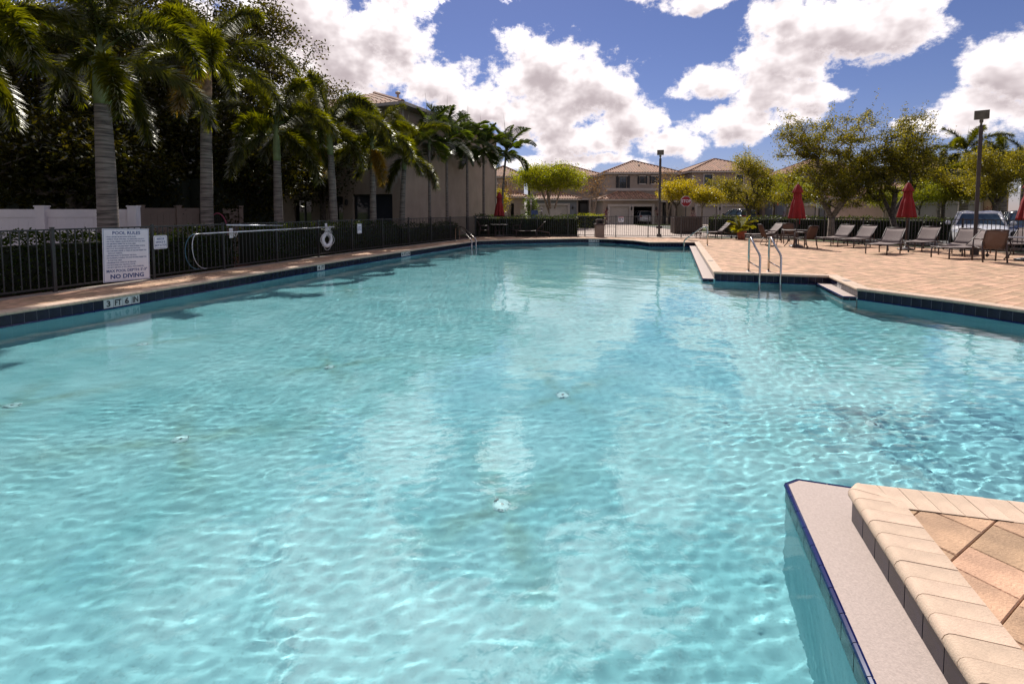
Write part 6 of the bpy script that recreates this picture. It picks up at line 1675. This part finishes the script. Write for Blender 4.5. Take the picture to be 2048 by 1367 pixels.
T('small lime green tree in the gap right of the blue grey house', 1768, 40, 0, 1765, 375, 415, 36, M['lime_leaf'], M['bark_pale'], 61, leaf_n=6000, leaf_len=.12, leaf_w=.06, tips=70, trunk_r=.06, stems=3, sprig=.2, spread=.3, name='lime_tree')
T('small lime green tree before the twin garage doors', 1838, 33, 0, 1840, 368, 408, 45, M['lime_leaf'], M['bark'], 62, leaf_n=7000, leaf_len=.10, leaf_w=.05, tips=80, trunk_r=.07, stems=3, sprig=.2, spread=.3, name='lime_tree')
T('nearly bare brown crape myrtle left of the central house', 1186, 52, 0, 1185, 338, 400, 34, M['bare_twig'], M['bark_pale'], 63, leaf_n=1500, leaf_len=.12, leaf_w=.05, tips=170, trunk_r=.10, fork=.8, stems=6, sprig=.4, spread=.25, hollow=.1, name='crape_myrtle')
T('nearly bare brown crape myrtle right of the central house', 1335, 53, 0, 1340, 334, 400, 34, M['bare_twig'], M['bark_pale'], 64, leaf_n=1800, leaf_len=.12, leaf_w=.05, tips=170, trunk_r=.10, fork=.8, stems=6, sprig=.4, spread=.25, hollow=.1, name='crape_myrtle')
T('small bare brown tree beside the far red umbrella', 1018, 50, 0, 1018, 350, 405, 24, M['bare_twig'], M['bark_pale'], 65, leaf_n=900, leaf_len=.12, leaf_w=.05, tips=110, trunk_r=.08, fork=.8, stems=5, sprig=.4, spread=.25, hollow=.1, name='crape_myrtle')
T('golden leaved small tree between the taupe wall and the far umbrella', 996, 44, 0, 996, 375, 425, 17, M['yellow_leaf'], M['bark'], 66, leaf_n=3000, leaf_len=.13, leaf_w=.065, tips=40, trunk_r=.06, stems=3, sprig=.2, spread=.26, name='golden_shrub')
T('dark narrow tree before the window of the blue grey house', 1713, 50, 0, 1713, 388, 425, 15, M['oak'], M['bark_pale'], 67, leaf_n=1500, leaf_len=.12, leaf_w=.06, tips=60, trunk_r=.08, fork=.8, stems=4, sprig=.3, spread=.2, hollow=.1, name='narrow_tree')
px_palm('stocky palm with feathery crown left of the near lamp post', 1932, 37.5, 302, .27, 'fox', 71, fronds=12, az0=.4, shaft=1.4, scale=1.15)
px_palm('stocky palm behind the low olive oak', 1886, 36.5, 348, .22, 'fox', 72, fronds=11, az0=1.4, shaft=1.0, scale=1.1)
px_palm('stocky palm right of the near lamp post', 2008, 36.0, 330, .25, 'fox', 73, fronds=11, az0=.9, shaft=1.0, scale=1.15)
px_palm('dark palm crown at the right picture edge', 2052, 40.0, 325, .22, 'fox', 74, fronds=11, az0=.2, shaft=1.0, scale=1.1)
hedge('hedge', 'long clipped hedge behind the right hand fence and loungers', [(13.6, 33.2), (18.0, 31.2), (24.5, 26.6), (29.0, 24.6)], .9, 1.18, GZ, M['hedge_leaf'], 170, .10, 81)
hedge('hedge', 'bright yellow green clipped hedge left of the central driveway', [(6.0, 44.0), (8.4, 44.0)], .9, 1.25, GZ, M['lime_leaf'], 150, .11, 82)
hedge('hedge', 'low yellow green hedge running behind the utility cabinets', [(-1.6, 43.5), (6.0, 43.5)], .7, .95, GZ, M['green_leaf'], 120, .11, 83)
hedge('hedge', 'green hedge in the gap beside the blue grey house', [(fx(1730, 52), 52.0), (fx(1775, 52), 52.0)], .9, 1.7, GZ, M['hedge_leaf'], 90, .14, 84)
def shrub(label, px, Y, top_py, half_px, mat, seed, n_=90, leaf=.34, w=.045, name='shrub'):
    x, z = at(px, top_py, Y); hw = half_px / FPX * Y; g = np.random.default_rng(seed); t = thing(name, label, 'shrub', (x, Y, GZ)); h = z - GZ
    C = g.normal(size=(n_, 3)) * np.array([hw * .4, hw * .35, h * .22]) + np.array([0, 0, h * .62]); C[:, 2] = np.clip(C[:, 2], .05, h)
    leaf_object('foliage', C, leaf, w, g, mat, t, droop=-.7); MB().tube([(0, 0, 0), (0, 0, h * .6)], [.03, .02], 6).build('stem', M['bark'], t); return t
shrub('magenta ti plant left of the central garage', 1212, 54, 422, 6, M['ti_leaf'], 91); shrub('magenta ti plant right of the open garage', 1316, 54, 420, 6, M['ti_leaf'], 92); shrub('magenta ti plant by the arch of the right hand house', 1978, 39, 416, 9, M['ti_leaf'], 93)
shrub('dark red ti plant beside the tan house garage', 1385, 53, 424, 7, M['ti_leaf'], 94, 60); shrub('magenta ti plant at the foot of the first umbrella canopy', 1572, 50, 425, 5, M['ti_leaf'], 95, 60)
shrub('small dark fan palm beside the utility cabinets', 1062, 56, 395, 14, M['manila'], 96, 700, .7, .07)
